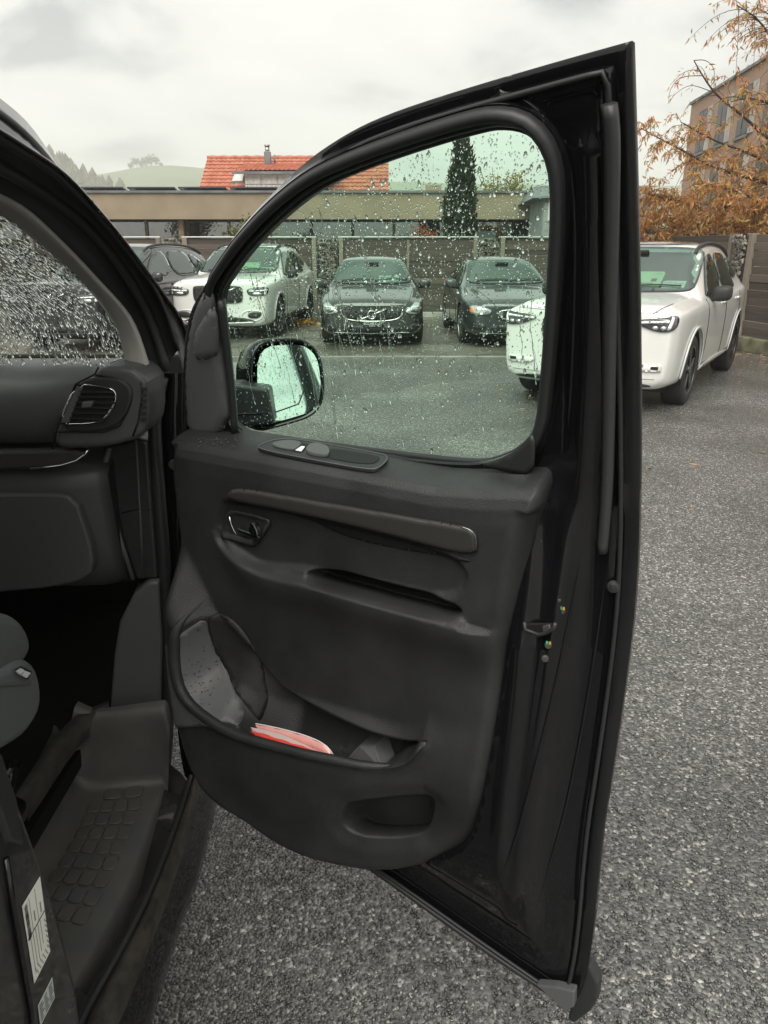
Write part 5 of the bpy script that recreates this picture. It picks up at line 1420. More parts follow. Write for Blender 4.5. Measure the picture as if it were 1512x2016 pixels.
# shade under the strip, put in as a thin black overlay
O_shade = pdl([(446, 984), (560, 1002), (640, 1023), (800, 1063), (933, 1099), (928, 1104), (800, 1086), (680, 1060), (600, 1020), (520, 1004), (446, 989)], .09)
overlay('strip_shadow', O_shade, M['black'], door, .0015, .0035, rnd=2, thick=.001)
# handle bezel, bowl and lever
O_bz = pdl([(437, 1052), (447, 1010), (460, 1002), (525, 1018), (535, 1026), (532, 1036), (508, 1070), (498, 1076), (445, 1060)], .085)
overlay('handle_bezel', O_bz, M['plastic_smooth'], door, .001, .005, lambda Q, O: np.where(-sdf(O, Q) < .006, .003, -.010 * sst(.006, .02, -sdf(O, Q))))
O_bw = pdl([(455, 1022), (470, 1008), (505, 1016), (512, 1030), (505, 1050), (490, 1058), (468, 1048)], .085)
overlay('handle_bowl', O_bw, M['black'], door, -.006, .005, lambda Q, O: -.012 * sst(0, .012, -sdf(O, Q)))
lv = pdl([(465, 1036), (480, 1043), (496, 1048), (509, 1053), (513, 1058), (511, 1063), (503, 1061), (485, 1055), (470, 1048)], .095)
prism('door_handle', [DP(a, b, .088) for a, b in resample(chaikin(lv, 2), 24, closed=True)], tuple(NV * .010), M['satin'], door, .003)
hk = pdl([(499, 1023), (506, 1031), (512, 1045), (514, 1056), (497, 1048), (495, 1040), (498, 1030)], .095)
prism('handle_hook', [DP(a, b, .090) for a, b in resample(chaikin(hk, 2), 20, closed=True)], tuple(NV * .014), M['satin'], door, .003)
tube('handle_rim', [tuple(dpt(u, v, .090)) for u, v in ((452, 1017), (455, 1032), (460, 1044), (465, 1051))], .0018, M['chrome'], door, seg=6)
# window switch panel lying on the top ledge
def ledge(u, v, n): return Vector(dpt(u, v, n))
LZ = 1.259
def on_ledge(s, n, dz=0.0):
    return Vector(DP(s, 1.2535 + (0.058 - n) * .33 + dz, n))
s0, s1 = pd(520, 886, .05)[0], pd(756, 905, .05)[0]
def ledge_poly(P): return [on_ledge(s0 + (s1 - s0) * a, .022 + .055 * b) for a, b in P]
O1 = chaikin([(0, .7), (.02, .95), (.5, 1.0), (.95, 1.0), (1.0, .8), (1.0, .2), (.9, .08), (.2, .05), (.06, .3)], 2)
sw = prism('switch_panel', ledge_poly(O1), (0, 0, .006), M['plastic_smooth'], door, .0015)
tube('switch_rim', [p + Vector((0, 0, .0062)) for p in ledge_poly(O1)], .0011, M['plastic_grey'], door, closed=True, seg=6)
sw_b = M['plastic_smooth']
prism('switch_recess', [p + Vector((0, 0, .0066)) for p in ledge_poly(chaikin([(.50, .80), (.50, .25), (.90, .25), (.955, .35), (.93, .80)], 2))], (0, 0, .0006), M['black'], door)
prism('switch_button', [p + Vector((0, 0, .006)) for p in ledge_poly(chaikin([(.07, .70), (.16, .26), (.30, .24), (.32, .5), (.30, .78)], 2))], (0, 0, .004), M['plastic_grey'], door, .0015)
prism('switch_button', [p + Vector((0, 0, .006)) for p in ledge_poly(chaikin([(.40, .82), (.38, .25), (.50, .25), (.58, .5), (.60, .82)], 2))], (0, 0, .007), M['plastic_grey'], door, .002)
prism('switch_gap', [p + Vector((0, 0, .0066)) for p in ledge_poly([(.31, .28), (.37, .28), (.37, .75), (.31, .75)])], (0, 0, .0008), M['black'], door)
prism('switch_mark', [p + Vector((0, 0, .0076)) for p in ledge_poly([(.33, .45), (.36, .45), (.37, .72), (.32, .72)])], (0, 0, .0006), M['card_white'], door)
# beltline seal
tube('belt_seal', door_line(smooth_line([(.20, 1.257), (.45, 1.262), (.74, 1.272), (.80, 1.285)], 30), .006), .006, M['rubber'], door, seg=8)
# rear lower corner of the opening: dark green tinted rubber block
O_cr = pdl([(950, 908), (990, 900), (1036, 876), (1066, 838), (1062, 932), (1000, 920)], .012)
overlay('belt_corner', O_cr, M['rubber'], door, .0, .01, n0=.034, rnd=1)
# speaker grille on the back wall of the pocket
O_sp = pdt([(411, 1218), (430, 1206), (456, 1214), (480, 1238), (502, 1274), (517, 1306), (520, 1385), (499, 1382), (459, 1356), (430, 1300), (412, 1250)])
overlay('speaker_grille', O_sp, M['mesh_cloth'], door, .003, .006, lambda Q, O: .006 * sst(0, .012, -sdf(O, Q)), rnd=1)
# smooth liner on the front end of the pocket
O_ln = pdt([(408, 1214), (412, 1250), (430, 1296), (458, 1350), (488, 1376), (503, 1412), (480, 1426), (436, 1416), (386, 1380), (366, 1328), (361, 1275), (376, 1234)])
overlay('pocket_liner', O_ln, M['plastic_grey'], door, .0025, .008, rnd=2)
# divider in the pocket
prism('pocket_divider', [Vector(dpt(u, v, n)) for u, v, n in ((682, 1495, .10), (708, 1466, .07), (736, 1468, .07), (750, 1512, .10), (748, 1560, .09), (690, 1560, .09))], tuple(NV * -.05), M['plastic_grey'], door, .004)
# stitched flange down the rear edge of the trim
fl_ = pdl([(1034, 1075), (1028, 1100), (1006, 1210), (983, 1400), (960, 1530), (940, 1640), (914, 1690), (885, 1712)], .085) + np.array([.008, -.003])
tube('trim_flange', door_line(resample(chaikin(fl_, 2, closed=False), 60), .040), np.interp(np.arange(60), [0, 6, 54, 59], [.001, .007, .007, .002]), M['rubber'], door, seg=10)
fl2 = fl_ + np.array([.022, -.004])
tube('panel_gasket', door_line(resample(chaikin(fl2, 2, closed=False), 60), .022), .005, M['paint'], door, seg=8)
# mirror triangle (sail panel)
O_sl = pdl([(413, 566), (424, 582), (432, 640), (446, 720), (458, 850), (376, 862), (370, 760), (376, 660), (392, 602)], .02)
overlay('mirror_sail', O_sl, M['plastic_grey'], door, .0, .008, crown(.012, .012), n0=.022, rnd=1)
O_s2 = pdl([(403, 615), (421, 600), (426, 690), (418, 705), (378, 712), (378, 660)], .04)
overlay('sail_pad', O_s2, M['plastic_grey'], door, .0, .008, crown(.008, .010), n0=.033, rnd=1)
tube('division_bar', door_line(smooth_line(pdl([(436, 590), (448, 700), (462, 850)], .02), 14), .020), 0, M['rubber'], door, prof=[(-.010, -.005), (-.008, .006), (.008, .006), (.010, -.005)])
# exterior mirror beyond the glass
mc = Vector(at_y(560, 752, 1.86)); fwd = Vector((.30, -.94, .16)).normalized(); sx = Vector((0, 0, 1)).cross(fwd).normalized(); sz = fwd.cross(sx).normalized()
def mpt(a, b, c): return mc + sx * a + sz * b + fwd * c
mo = chaikin([(-.075, .098), (.02, .104), (.062, .096), (.092, .062), (.098, .0), (.092, -.055), (.062, -.088), (.0, -.103), (-.08, -.118), (-.088, -.02)], 2)
V, F = [], []
rings = [(0.004, .90), (.012, .95), (.012, 1.0), (-.02, 1.04), (-.06, 1.0), (-.10, .82), (-.125, .5)]
m_ = len(mo)
for (dz, k) in rings:
    for a, b in mo: V.append(mpt(a * k - (.045 * max(0, -dz) / .125), b * k, dz))
for i in range(len(rings) - 1):
    for k in range(m_): F.append((i * m_ + k, i * m_ + (k + 1) % m_, (i + 1) * m_ + (k + 1) % m_, (i + 1) * m_ + k))
F.append(tuple(range((len(rings) - 1) * m_, len(rings) * m_)))
mh = mk('mirror_housing', V, F, M['paint'], door)
gl_ = [(a * .86 + .006, b * .86) for a, b in mo]
V = [mpt(a, b, .006) for a, b in gl_]; mk('mirror_glass', V, [tuple(range(len(V)))], M['mirror'], door, False)
wa = [(a, b) for a, b in chaikin([(.046, .078), (.055, .07), (.08, .03), (.083, -.03), (.068, -.066), (.02, -.08), (.05, -.055), (.052, 0)], 2)]
tube('mirror_divider', [mpt(.040, .082, .0075), mpt(.046, .04, .0075), mpt(.047, -.02, .0075), mpt(.030, -.055, .0075), mpt(-.03, -.072, .0075), mpt(-.068, -.085, .0075)], .0018, M['black'], door, seg=5)
prism('mirror_arm', [Vector(at_y(u, v, 1.78)) for u, v in ((395, 760), (470, 757), (528, 766), (540, 835), (470, 842), (395, 846))], (0, .08, 0), M['plastic_smooth'], door, .008, 3)
tube('arm_seam', [Vector(at_y(u, v, 1.7785)) for u, v in ((400, 816), (480, 815), (530, 812))], .002, M['black'], door, seg=5)
for L in ([(1138, 1085), (1108, 1300), (1066, 1500), (1026, 1650), (985, 1735)], [(1186, 1115), (1156, 1350), (1118, 1560), (1082, 1700), (1050, 1800)], [(1108, 300), (1120, 420), (1118, 640), (1106, 860)]):
    pq = resample(chaikin(pdl(L, .035), 2, closed=False), 40)
    tube('highlight_bead', DP(pq[:, 0], pq[:, 1], shell_n(pq) - .0008), np.interp(np.arange(40), [0, 8, 32, 39], [.0005, .0032, .0032, .0005]), M['paint'], door, seg=8)  # thin gloss tubes added along the shell to catch sky highlight lines
# latch, screws, plugs, buffers
M['screw'] = pmat('dull bolt', (0.12, 0.12, 0.115), 0.4, metal=.7)
M['mark_green'] = pmat('green paint mark', (0.05, 0.45, 0.2), 0.4); M['mark_orange'] = pmat('orange paint mark', (0.6, 0.3, 0.05), 0.4)
def disc(name, u, v, n, r, h, mat, lean=0.0):
    p = Vector(dpt(u, v, n)); ax = (NV + UV * .35).normalized()
    q = ax.to_track_quat('Z', 'Y').to_matrix().to_4x4(); bm = bmesh.new()
    bmesh.ops.create_cone(bm, cap_ends=True, segments=18, radius1=r, radius2=r * .8, depth=h, matrix=Matrix.Translation(p) @ q)
    return bev(from_bm(name, bm, mat, door), h * .2, 2)
for (u, v, r, m_) in ((1106, 1203, .006, M['steel']), (1079, 1271, .006, M['steel']), (1073, 1297, .0065, M['steel']), (1101, 1182, .003, M['steel'])):
    q = pd(u, v, .055); disc('latch_screw', u, v, float(shell_n(np.array([q]))[0]) + .002, r, .004, M['screw'])
for (u, v) in ((1106, 1203), (1079, 1271)):
    q = pd(u, v, .055); nb_ = float(shell_n(np.array([q]))[0]) + .0045
    for (du, dv, mm_) in ((-2, -6, 'mark_green'), (4, -5, 'mark_orange')):
        prism('paint_mark', [Vector(dpt(u + du + a, v + dv + b, nb_)) for a, b in ((-2, -3), (2, -3), (2, 3), (-2, 3))], tuple(NV * .0006), M[mm_], door)
disc('rubber_plug', 1208, 1156, .018, .0105, .008, M['rubber_grey']); disc('plug_centre', 1208, 1156, .024, .006, .004, M['plastic_smooth'])
LT = [(1033, 1225), (1034, 1240), (1060, 1250), (1072, 1247), (1090, 1238), (1094, 1226)]
q = pd(1062, 1236, .06); ln_ = float(shell_n(np.array([q]))[0])
tube('latch', [Vector(dpt(u, v, ln_ + .012)) for u, v in LT], .0035, M['plastic_smooth'], door, seg=8)
prism('latch_mouth', [Vector(dpt(u, v, ln_ + .004)) for u, v in ((1036, 1225), (1037, 1238), (1060, 1247), (1071, 1244), (1087, 1236), (1090, 1225))], tuple(NV * .006), M['black'], door, .002)
prism('latch_plate', [Vector(dpt(u, v, ln_ + .006)) for u, v in ((1070, 1230), (1086, 1226), (1088, 1235), (1072, 1243))], tuple(NV * .008), M['steel'], door, .002)
# bottom bracket and lower outer cladding tip
prism('corner_bracket', [Vector(dpt(u, v, .012)) for u, v in ((1062, 1925), (1100, 1928), (1138, 1937), (1136, 1968), (1120, 1978))], tuple(NV * .018), M['plastic_grey'], door, .003)
prism('cladding_tip', [Vector(dpt(u, v, -.035)) for u, v in ((1160, 1874), (1172, 1884), (1187, 1915), (1184, 1948), (1172, 1968), (1140, 1992), (1128, 1984), (1145, 1890))], tuple(NV * .028), M['plastic_smooth'], door, .004)
tube('bottom_seal', door_line(smooth_line([(.35, .425), (.6, .383), (.85, .335), (.98, .318)], 24), .012), .006, M['rubber'], door, seg=7)
# hinge arm between pillar and door
prism('hinge', [Vector(at_y(u, v, 1.60)) for u, v in ((341, 1118), (372, 1112), (376, 1180), (352, 1215), (345, 1180))], (0, .035, 0), M['paint'], van, .004)
tube('hinge_bolt', [Vector(at_y(357, 1131, 1.60)), Vector(at_y(357, 1131, 1.575))], .009, M['steel'], van, seg=12)

# ---------------------------------------------------------------- rain on the door glass
def lens_drops(items):
    """closed water lenses sitting on the outside of the pane: (s, z, radius, stretch, lean)"""
    I = np.array(items); m = 9; n = len(I); an = 2 * np.pi * np.arange(m) / m
    s, z, r, st_, lean = (I[:, k][:, None] for k in range(5)); n0 = -.0066; hgt = r * .5
    S, Z, H = [], [], []
    for (k, h) in ((1.0, 0.0), (.80, .55), (.45, .88)):
        x_ = np.cos(an) * r * k; y_ = np.sin(an) * r * k * st_
        x_ = np.where((y_ > 0) & (st_ > 1.3), x_ * (1 - .45 * (y_ / (r * st_)) ** 2), x_)
        S.append(s + x_ + y_ * lean); Z.append(z + y_); H.append(n0 - hgt * h + 0 * x_)
    S += [s, s]; Z += [z, z]; H += [n0 - hgt, n0 + 0 * s]
    V = DP(np.hstack(S), np.hstack(Z), np.hstack(H)).reshape(-1, 3)
    t = []
    for ring in range(2):
        for a in range(m):
            b = (a + 1) % m; t += [(ring * m + a, (ring + 1) * m + a, (ring + 1) * m + b), (ring * m + a, (ring + 1) * m + b, ring * m + b)]
    for a in range(m):
        b = (a + 1) % m; t += [(2 * m + a, 3 * m, 2 * m + b), (a, b, 3 * m + 1)]
    F = (np.array(t)[None] + (np.arange(n) * (3 * m + 2))[:, None, None]).reshape(-1, 3)
    return list(V), [tuple(f) for f in F]
lo, hi = O_win.min(0), O_win.max(0)
items = []
cand = np.column_stack([RNG.uniform(lo[0], hi[0], 17000), RNG.uniform(lo[1], hi[1], 17000)])
cand = cand[sdf(O_win, cand) < -.004]
for (s, z) in cand:
    dens = .30 + .55 * sst(1.36, 1.60, z)
    dens *= .55 + .45 * math.sin(s * 37 + z * 11) ** 2
    if random.random() > dens: continue
    r = random.choice([.0005, .0006, .0007, .0008, .0010, .0012]) if random.random() < .95 else random.uniform(.0016, .0030)
    items.append((s, z, r, random.uniform(1.0, 1.9) if r < .0018 else random.uniform(1.2, 2.0), random.uniform(-.1, .45)))
V, F = lens_drops(items)
# runs: thin trails of water with a bead at the foot
for k in range(44):
    s = random.uniform(lo[0] + .05, hi[0] - .02); z0 = random.uniform(1.40, 1.66); ln = random.uniform(.05, .20); P = []
    x_ = s
    for j in range(14):
        x_ += random.uniform(-.0022, .0022); P.append((x_, z0 - ln * j / 13))
    P = np.array(P)
    if (sdf(O_win, P) > -.006).any(): continue
    o = len(V); w0 = random.uniform(.0004, .0008); m = 5
    for j, (a, z) in enumerate(P):
        w_ = w0 * random.uniform(.5, 1.1) * (1.7 if j > 11 else 1)
        for x_o, h in ((-1, 0), (-.6, .6), (0, .8), (.6, .6), (1, 0)): V.append(DP(a + x_o * w_, z, -.0066 - h * w_))
    for j in range(13):
        for q in range(m): F.append((o + j * m + q, o + j * m + (q + 1) % m, o + (j + 1) * m + (q + 1) % m, o + (j + 1) * m + q))
    F.append(tuple(range(o, o + m))); F.append(tuple(range(o + 13 * m, o + 14 * m))[::-1])
rd = mk('raindrops', V, F, M['water'], door, True, 'stuff')
bmq = bmesh.new(); bmq.from_mesh(rd.data); bmesh.ops.recalc_face_normals(bmq, faces=bmq.faces); bmq.to_mesh(rd.data); bmq.free()
# water beads on plastic: ledge, rim and liner of the pocket
V, F = [], []
def bead(p, nrm, r):
    o = len(V); nrm = Vector(nrm).normalized(); a = nrm.orthogonal().normalized(); b = nrm.cross(a); m = 7; p = Vector(p)
    sx_, sy_ = random.uniform(.8, 1.3), random.uniform(.8, 1.6)
    for (k, h) in ((1, -.1), (.75, .35), (.35, .55)):
        for q in range(m):
            an = 2 * math.pi * q / m; V.append(p + (a * math.cos(an) * sx_ + b * math.sin(an) * sy_) * r * k + nrm * r * h)
    V.append(p + nrm * r * .6)
    for ring in range(2):
        for q in range(m): F.append((o + ring * m + q, o + ring * m + (q + 1) % m, o + (ring + 1) * m + (q + 1) % m, o + (ring + 1) * m + q))
    for q in range(m): F.append((o + 2 * m + q, o + 2 * m + (q + 1) % m, o + 3 * m))
def trim_bead(u, v, r):
    d = Vector(ray(u, v)); h = tbvh.ray_cast(Vector((0, 0, EYE)), d)
    if h[0]:
        nm = h[1] if h[1].dot(d) < 0 else -h[1]; bead(h[0] + nm * .0028, nm, r)
for k in range(90): trim_bead(random.gauss(400, 22), random.gauss(1335, 38), random.uniform(.0008, .0026))
for k in range(110):
    f = random.random(); u = 350 + 330 * f; v = np.interp(u, [350, 370, 458, 697], [1290, 1389, 1446, 1506]) + random.gauss(0, 5); trim_bead(u, v, random.uniform(.0006, .0018))
for k in range(60): trim_bead(random.uniform(385, 470), random.uniform(864, 884), random.uniform(.0006, .0016))
mk('water_beads', V, F, pmat('dark water beads', (0.008, 0.008, 0.008), 0.05, coat=1), door, True, 'stuff')

# ---------------------------------------------------------------- packet in the door pocket (a thing of its own)
M['pk_red'] = pmat('red packet', (0.72, 0.045, 0.03), 0.35, coat=.6, bump=('noise', 90, .25, .004))
M['pk_pink'] = pmat('pink film over red', (0.75, 0.36, 0.33), 0.3, coat=.8, bump=('noise', 120, .5, .004))
M['pk_white'] = pmat('white printed band', (0.85, 0.82, 0.80), 0.3, coat=.6)
pkc = dpt(560, 1480, .11)
pk_ = thing('packet', 'red and white plastic packet stuck in the door pocket', 'packet', tuple(pkc - np.array([0, 0, .09])), world=True)
tops = resample(chaikin(pdl([(463, 1425), (500, 1428), (560, 1441), (610, 1456), (640, 1472), (653, 1490)], .105), 2, closed=False), 26)
def pk_sheet(f0, f1, n, mat, name, wob=.002, drop=.10):
    V, F = [], []; m = 8
    for i, (a, b) in enumerate(tops):
        for j in range(m):
            f = f0 + (f1 - f0) * j / (m - 1); z = b - drop * f
            V.append(DP(a, z, n + wob * math.sin(i * 1.3 + j * 2.1) + .010 * f))
    for i in range(len(tops) - 1):
        for j in range(m - 1): F.append((i * m + j, (i + 1) * m + j, (i + 1) * m + j + 1, i * m + j + 1))
    o = mk(name, V, F, mat, pk_); md = o.modifiers.new('t', 'SOLIDIFY'); md.thickness = .004; md.offset = -1
    return o
pk_sheet(0, 1, .098, M['pk_pink'], 'back_sheet')
fro = pdl([(464, 1428), (500, 1438), (560, 1458), (600, 1470), (650, 1490)], .118); tops_b = tops
tops = resample(chaikin(fro, 2, closed=False), 26); pk_sheet(0, 1, .118, M['pk_red'], 'front_sheet', .0015, .08)
for (a, b, f0, f1) in ((6, 11, .16, .28), (9, 14, .22, .32)):
    T = tops[a:b]; V = []; F = []
    for i, (s_, z_) in enumerate(T):
        for f in (f0, f1): V.append(DP(s_, z_ - .08 * f, .1235 + .01 * f + .0015 * math.sin((a + i) * 1.3)))
    for i in range(len(T) - 1): F.append((2 * i, 2 * i + 2, 2 * i + 3, 2 * i + 1))
    mk('white_band', V, F, M['pk_white'], pk_, False)
wv_ = resample(chaikin(pdl([(470, 1427), (540, 1440), (585, 1458), (625, 1478), (640, 1482), (612, 1474), (570, 1462), (520, 1447)], .116), 2), 40, closed=True)
mk('white_edge', [DP(a, b, .1165) for a, b in wv_], [tuple(range(40))], M['pk_white'], pk_, False)
tube('seam', [tuple(DP(a, b + .002, .100)) for a, b in tops_b], .0012, M['pk_white'], pk_, seg=5)
mk('film_corner', [Vector(dpt(u, v, n)) for u, v, n in ((464, 1423, .112), (447, 1402, .12), (452, 1420, .125), (446, 1430, .125), (466, 1440, .12))], [(0, 1, 2), (0, 2, 3), (0, 3, 4)], M['film'], pk_, False)

# ---------------------------------------------------------------- body: pillar, jamb, sill
def px3(L, x0, x1):
    """pixels along a line whose sideways position runs from x0 to x1"""
    m = len(L); return [at_x(u, v, x0 + (x1 - x0) * k / (m - 1)) for k, (u, v) in enumerate(L)]
r1 = px3([(-140, 190), (-80, 215), (0, 259), (60, 298), (122, 338), (180, 400), (245, 477), (310, 565), (367, 643), (374, 740)], -.53, -.41)
r2 = px3([(-140, 205), (-80, 236), (0, 284), (45, 308), (90, 335), (150, 384), (200, 427), (262, 505), (318, 590), (350, 690)], -.55, -.425)
r3 = px3([(-140, 255), (-80, 288), (0, 330), (66, 368), (120, 405), (165, 441), (231, 517), (281, 600), (306, 660), (326, 730)], -.585, -.455)
r4 = px3([(-140, 325), (-80, 352), (0, 385), (30, 401), (69, 433), (138, 500), (189, 555), (236, 604), (262, 642), (288, 722)], -.615, -.475)
r5 = px3([(-140, 345), (-80, 372), (0, 402), (38, 432), (90, 478), (145, 530), (190, 575), (226, 622), (252, 668), (268, 722)], -.635, -.495)
r6 = px3([(-140, 362), (-80, 388), (0, 421), (43, 453), (110, 510), (155, 551), (198, 598), (227, 641), (241, 684), (247, 722)], -.655, -.52)
back_ = lambda r: [np.asarray(r[0]) + np.array([-.03, -.62, .05]), np.asarray(r[0]) + np.array([-.012, -.2, .022])] + list(r)
r4p = r4
r1, r2, r3, r4, r5, r6 = (back_(r_) for r_ in (r1, r2, r3, r4, r5, r6))
S = lambda r: smooth_line(r, 60)
push = lambda r, dx, dy, dz=0: [np.asarray(p) + np.array([dx, dy, dz]) for p in r]
r0 = push(r1, -.03, .16, -.02)
pil = loft('pillar', [S(push(r1, -.042, .10, -.006)), S(push(r1, -.014, .03)), S(r1), S(push(r1, -.006, .0, -.008)), S(push(r2, 0, -.004)), S(r2), S(push(r3, -.01, .02)), S(r3), S(push(r3, -.03, .02)), S(push(r4, -.01, .02))], M['rubber'], van, n=60)
tag(pil, 'black windscreen pillar with door seals')
tube('door_seal', S(push(r3, .004, -.004)), .011, M['rubber'], pil, seg=9)
tube('drip_edge', S(push(r1, .002, -.001)), .0035, M['paint'], pil, seg=6)
tube('seal_lip', S(push(r2, .002, -.002)), .004, M['rubber'], pil, seg=6)
ptr = loft('pillar_trim', [S(push(r4, .0, .025)), S(r4), S([.6 * np.asarray(a) + .4 * np.asarray(b) + np.array([.006, -.006, 0]) for a, b in zip(r4, r6)]), S(push(r5, .0, -.002)), S(r6), S(push(r6, -.01, .05))], M['pillar_trim'], van, n=60)
# roof side beyond the pillar, glossy black, beaded with rain
ro = px3([(-140, 95), (-80, 135), (0, 193), (50, 233), (90, 287), (118, 336), (126, 346)], -.60, -.50)
ri = px3([(-140, 190), (-80, 215), (0, 259), (40, 287), (80, 312), (110, 335), (122, 342)], -.56, -.47)
ro, ri = back_(ro), back_(ri)
loft('roof_rail', [S(push(ro, -.25, .05, .0)), S(push(ro, -.06, .02, .005)), S(ro), S([(np.asarray(a) * .6 + np.asarray(b) * .4) + np.array([0, -.005, 0]) for a, b in zip(ro, ri)]), S(push(ri, 0, .02))], M['paint'], van, n=50)
tube('roof_moulding', S([np.asarray(a) * .55 + np.asarray(b) * .45 + np.array([0, -.012, 0]) for a, b in zip(ro, ri)]), .006, M['rubber_grey'], van, seg=7)
V, F = [], []
Sr = smooth_line(r1, 400)
for k in range(260):
    i = random.randint(235, 397); p = Sr[i] + np.array([random.uniform(-.002, .004), random.uniform(-.004, .0), random.uniform(-.002, .003)]); bead(p, (.4, -.4, .8), random.uniform(.0008, .0022))
wb = mk('rain_beads', V, F, M['water'], pil, True, 'stuff')
# upright jamb under the pillar: glossy paint, rubber seal, grey trim
def xz(L, y): return [at_y(u, v, y) for u, v in L]
jo = xz([(376, 735), (374, 900), (372, 1100), (372, 1300), (380, 1480), (400, 1560)], 1.62)
ji = xz([(322, 735), (316, 850), (331, 1009), (338, 1136), (340, 1280), (352, 1480), (372, 1560)], 1.60)
loft('door_jamb', [smooth_line(push(jo, .0, .25), 40), smooth_line(jo, 40), smooth_line(ji, 40), smooth_line(push(ji, -.02, .06), 40)], M['paint'], van, n=40)
jm = resample(smooth_line(xz([(318, 742), (304, 800), (304, 863), (316, 1009), (326, 1140), (329, 1265), (331, 1400), (328, 1480), (318, 1560)], 1.585), 50), 50)
tube('jamb_seal', jm, 0, M['rubber'], van, prof=[(-.012, -.010), (-.011, .008), (-.004, .014), (.006, .013), (.013, .006), (.014, -.010)])
p = Vector(at_y(343, 914, 1.60)); bm = bmesh.new(); bmesh.ops.create_cone(bm, cap_ends=True, segments=24, radius1=.0125, radius2=.011, depth=.006, matrix=Matrix.Translation(p + Vector((0, -.004, 0))) @ Matrix.Rotation(R(90), 4, 'X')); bev(from_bm('jamb_plug', bm, M['rubber_grey'], van), .002, 2)
# kick trim: upper and lower plastic panels beside the dash
k1 = xz([(212, 880), (275, 862), (292, 870), (302, 1009), (312, 1140), (268, 1142), (243, 1070), (222, 985), (207, 930)], 1.565)
prism('kick_trim', k1, (-.02, .25, 0), M['plastic_smooth'], van, .008, 3)
tube('kick_trim_seam', xz([(268, 866), (272, 940), (277, 1030), (281, 1138)], 1.5645), .0022, M['plastic_grey'], van, seg=6)
tube('kick_trim_joint', xz([(240, 1010), (275, 1001), (301, 1003)], 1.5645), .0016, M['black'], van, seg=6)
k2 = xz([(292, 1146), (313, 1146), (319, 1263), (316, 1396), (216, 1401), (224, 1290), (235, 1225), (262, 1172)], 1.55)
prism('kick_panel', k2, (-.02, .2, 0), M['plastic_grey'], van, .008, 3)

# dashboard: one swept section plus pods
prof = [(2.3, 1.25), (1.9, 1.340), (1.72, 1.364), (1.595, 1.371), (1.545, 1.366), (1.51, 1.345), (1.495, 1.30), (1.497, 1.25), (1.51, 1.222), (1.54, 1.211), (1.585, 1.206), (1.60, 1.196), (1.575, 1.186), (1.52, 1.170), (1.497, 1.160), (1.492, 1.150), (1.496, 1.12), (1.51, 1.0), (1.53, .92), (1.58, .86), (1.8, .83), (2.2, .8)]
prof = smooth_line(np.array(prof), 70, 2)
V = []; F = []; xs_d = [-1.9, -1.4, -1.1, -.9, -.78, -.70, -.64, -.60, -.575]
for x_ in xs_d:
    k = sst(-.66, -.575, x_)
    for (a, b) in prof: V.append((x_, a + .03 * k, b))
m_ = len(prof)
for i in range(len(xs_d) - 1):
    for j in range(m_ - 1): F.append((i * m_ + j, (i + 1) * m_ + j, (i + 1) * m_ + j + 1, i * m_ + j + 1))
F.append(tuple(range((len(xs_d) - 1) * m_, len(xs_d) * m_)))
dash = mk('dashboard', V, F, M['dash'], van)
tag(dash, 'dark dashboard end with air vent')
def dprism(name, L, y, depth, mat, bevel=.004, it=2, parent=None, seg=2):
    return prism(name, resample(chaikin(xz(L, y), it), max(12, len(L) * 4), closed=True) if it else xz(L, y), (0, depth, 0), mat, parent or dash, bevel, seg)
# shelf strip, glove box door
dprism('shelf_strip', [(-160, 892), (60, 888), (172, 885), (160, 905), (130, 918), (60, 924), (-160, 934)], 1.478, .03, M['strip'], .006, 1)
tube('strip_edge', xz([(60, 923), (120, 917), (150, 908), (166, 896), (173, 886)], 1.476), .0025, M['chrome'], dash, seg=6)
dprism('glove_box', [(-200, 976), (60, 972), (130, 973), (150, 985), (165, 1030), (182, 1080), (186, 1140), (60, 1165), (-200, 1175)], 1.484, .03, M['dash'], .006, 1)
# pod round the vent
dprism('vent_pod', [(104, 884), (108, 850), (147, 757), (186, 737), (194, 722), (254, 722), (280, 740), (292, 756), (293, 836), (278, 860), (252, 872), (190, 884)], 1.462, .13, M['dash'], .016, 1, seg=4)
dprism('pod_face', [(116, 846), (150, 752), (192, 740), (240, 745), (262, 765), (258, 800), (238, 832), (205, 850), (150, 852)], 1.456, .03, M['plastic_smooth'], .006, 2, seg=3)
vo = [(113, 836), (151, 756), (214, 764), (228, 771), (227, 793), (207, 824), (186, 834)]
dprism('vent_throat', vo, 1.4535, .012, M['black'], .0, 0)
tube('vent_frame', resample(chaikin(xz(vo, 1.452), 1), 60, closed=True), .0022, M['chrome'], dash, closed=True, seg=7)
for k in range(6):
    v_ = 772 + k * 10.5; ua = np.interp(v_, [756, 836], [162, 132]); ub = np.interp(v_, [764, 775, 795, 825, 836], [214, 226, 226, 206, 184])
    a, b = at_y(ua, v_, 1.448), at_y(ub, v_ + 1.5, 1.448)
    prism('vent_slat', [a, b, b + np.array([0, .012, -.005]), a + np.array([0, .012, -.005])], (0, .0, .003), M['plastic_smooth'], dash)
dprism('vent_cheek', [(119, 832), (151, 761), (163, 763), (134, 833)], 1.449, .006, M['plastic_grey'], .001, 0)
dprism('vent_tab', [(160, 792), (184, 790), (179, 802), (160, 804)], 1.440, .010, M['plastic_grey'], .002, 0)
for k in range(6):
    v_ = 764 + k * 12; a = at_y(278, v_, 1.460); b = at_y(289, v_ - 2, 1.466)
    prism('side_vent_slat', [a, b, b + np.array([0, 0, -.006]), a + np.array([0, 0, -.006])], (0, -.006, 0), M['black'], dash)
tube('pod_seam', xz([(186, 737), (225, 744), (252, 757), (257, 775), (253, 805), (235, 838), (205, 850), (108, 850)], 1.459), .0018, M['black'], dash, seg=6)
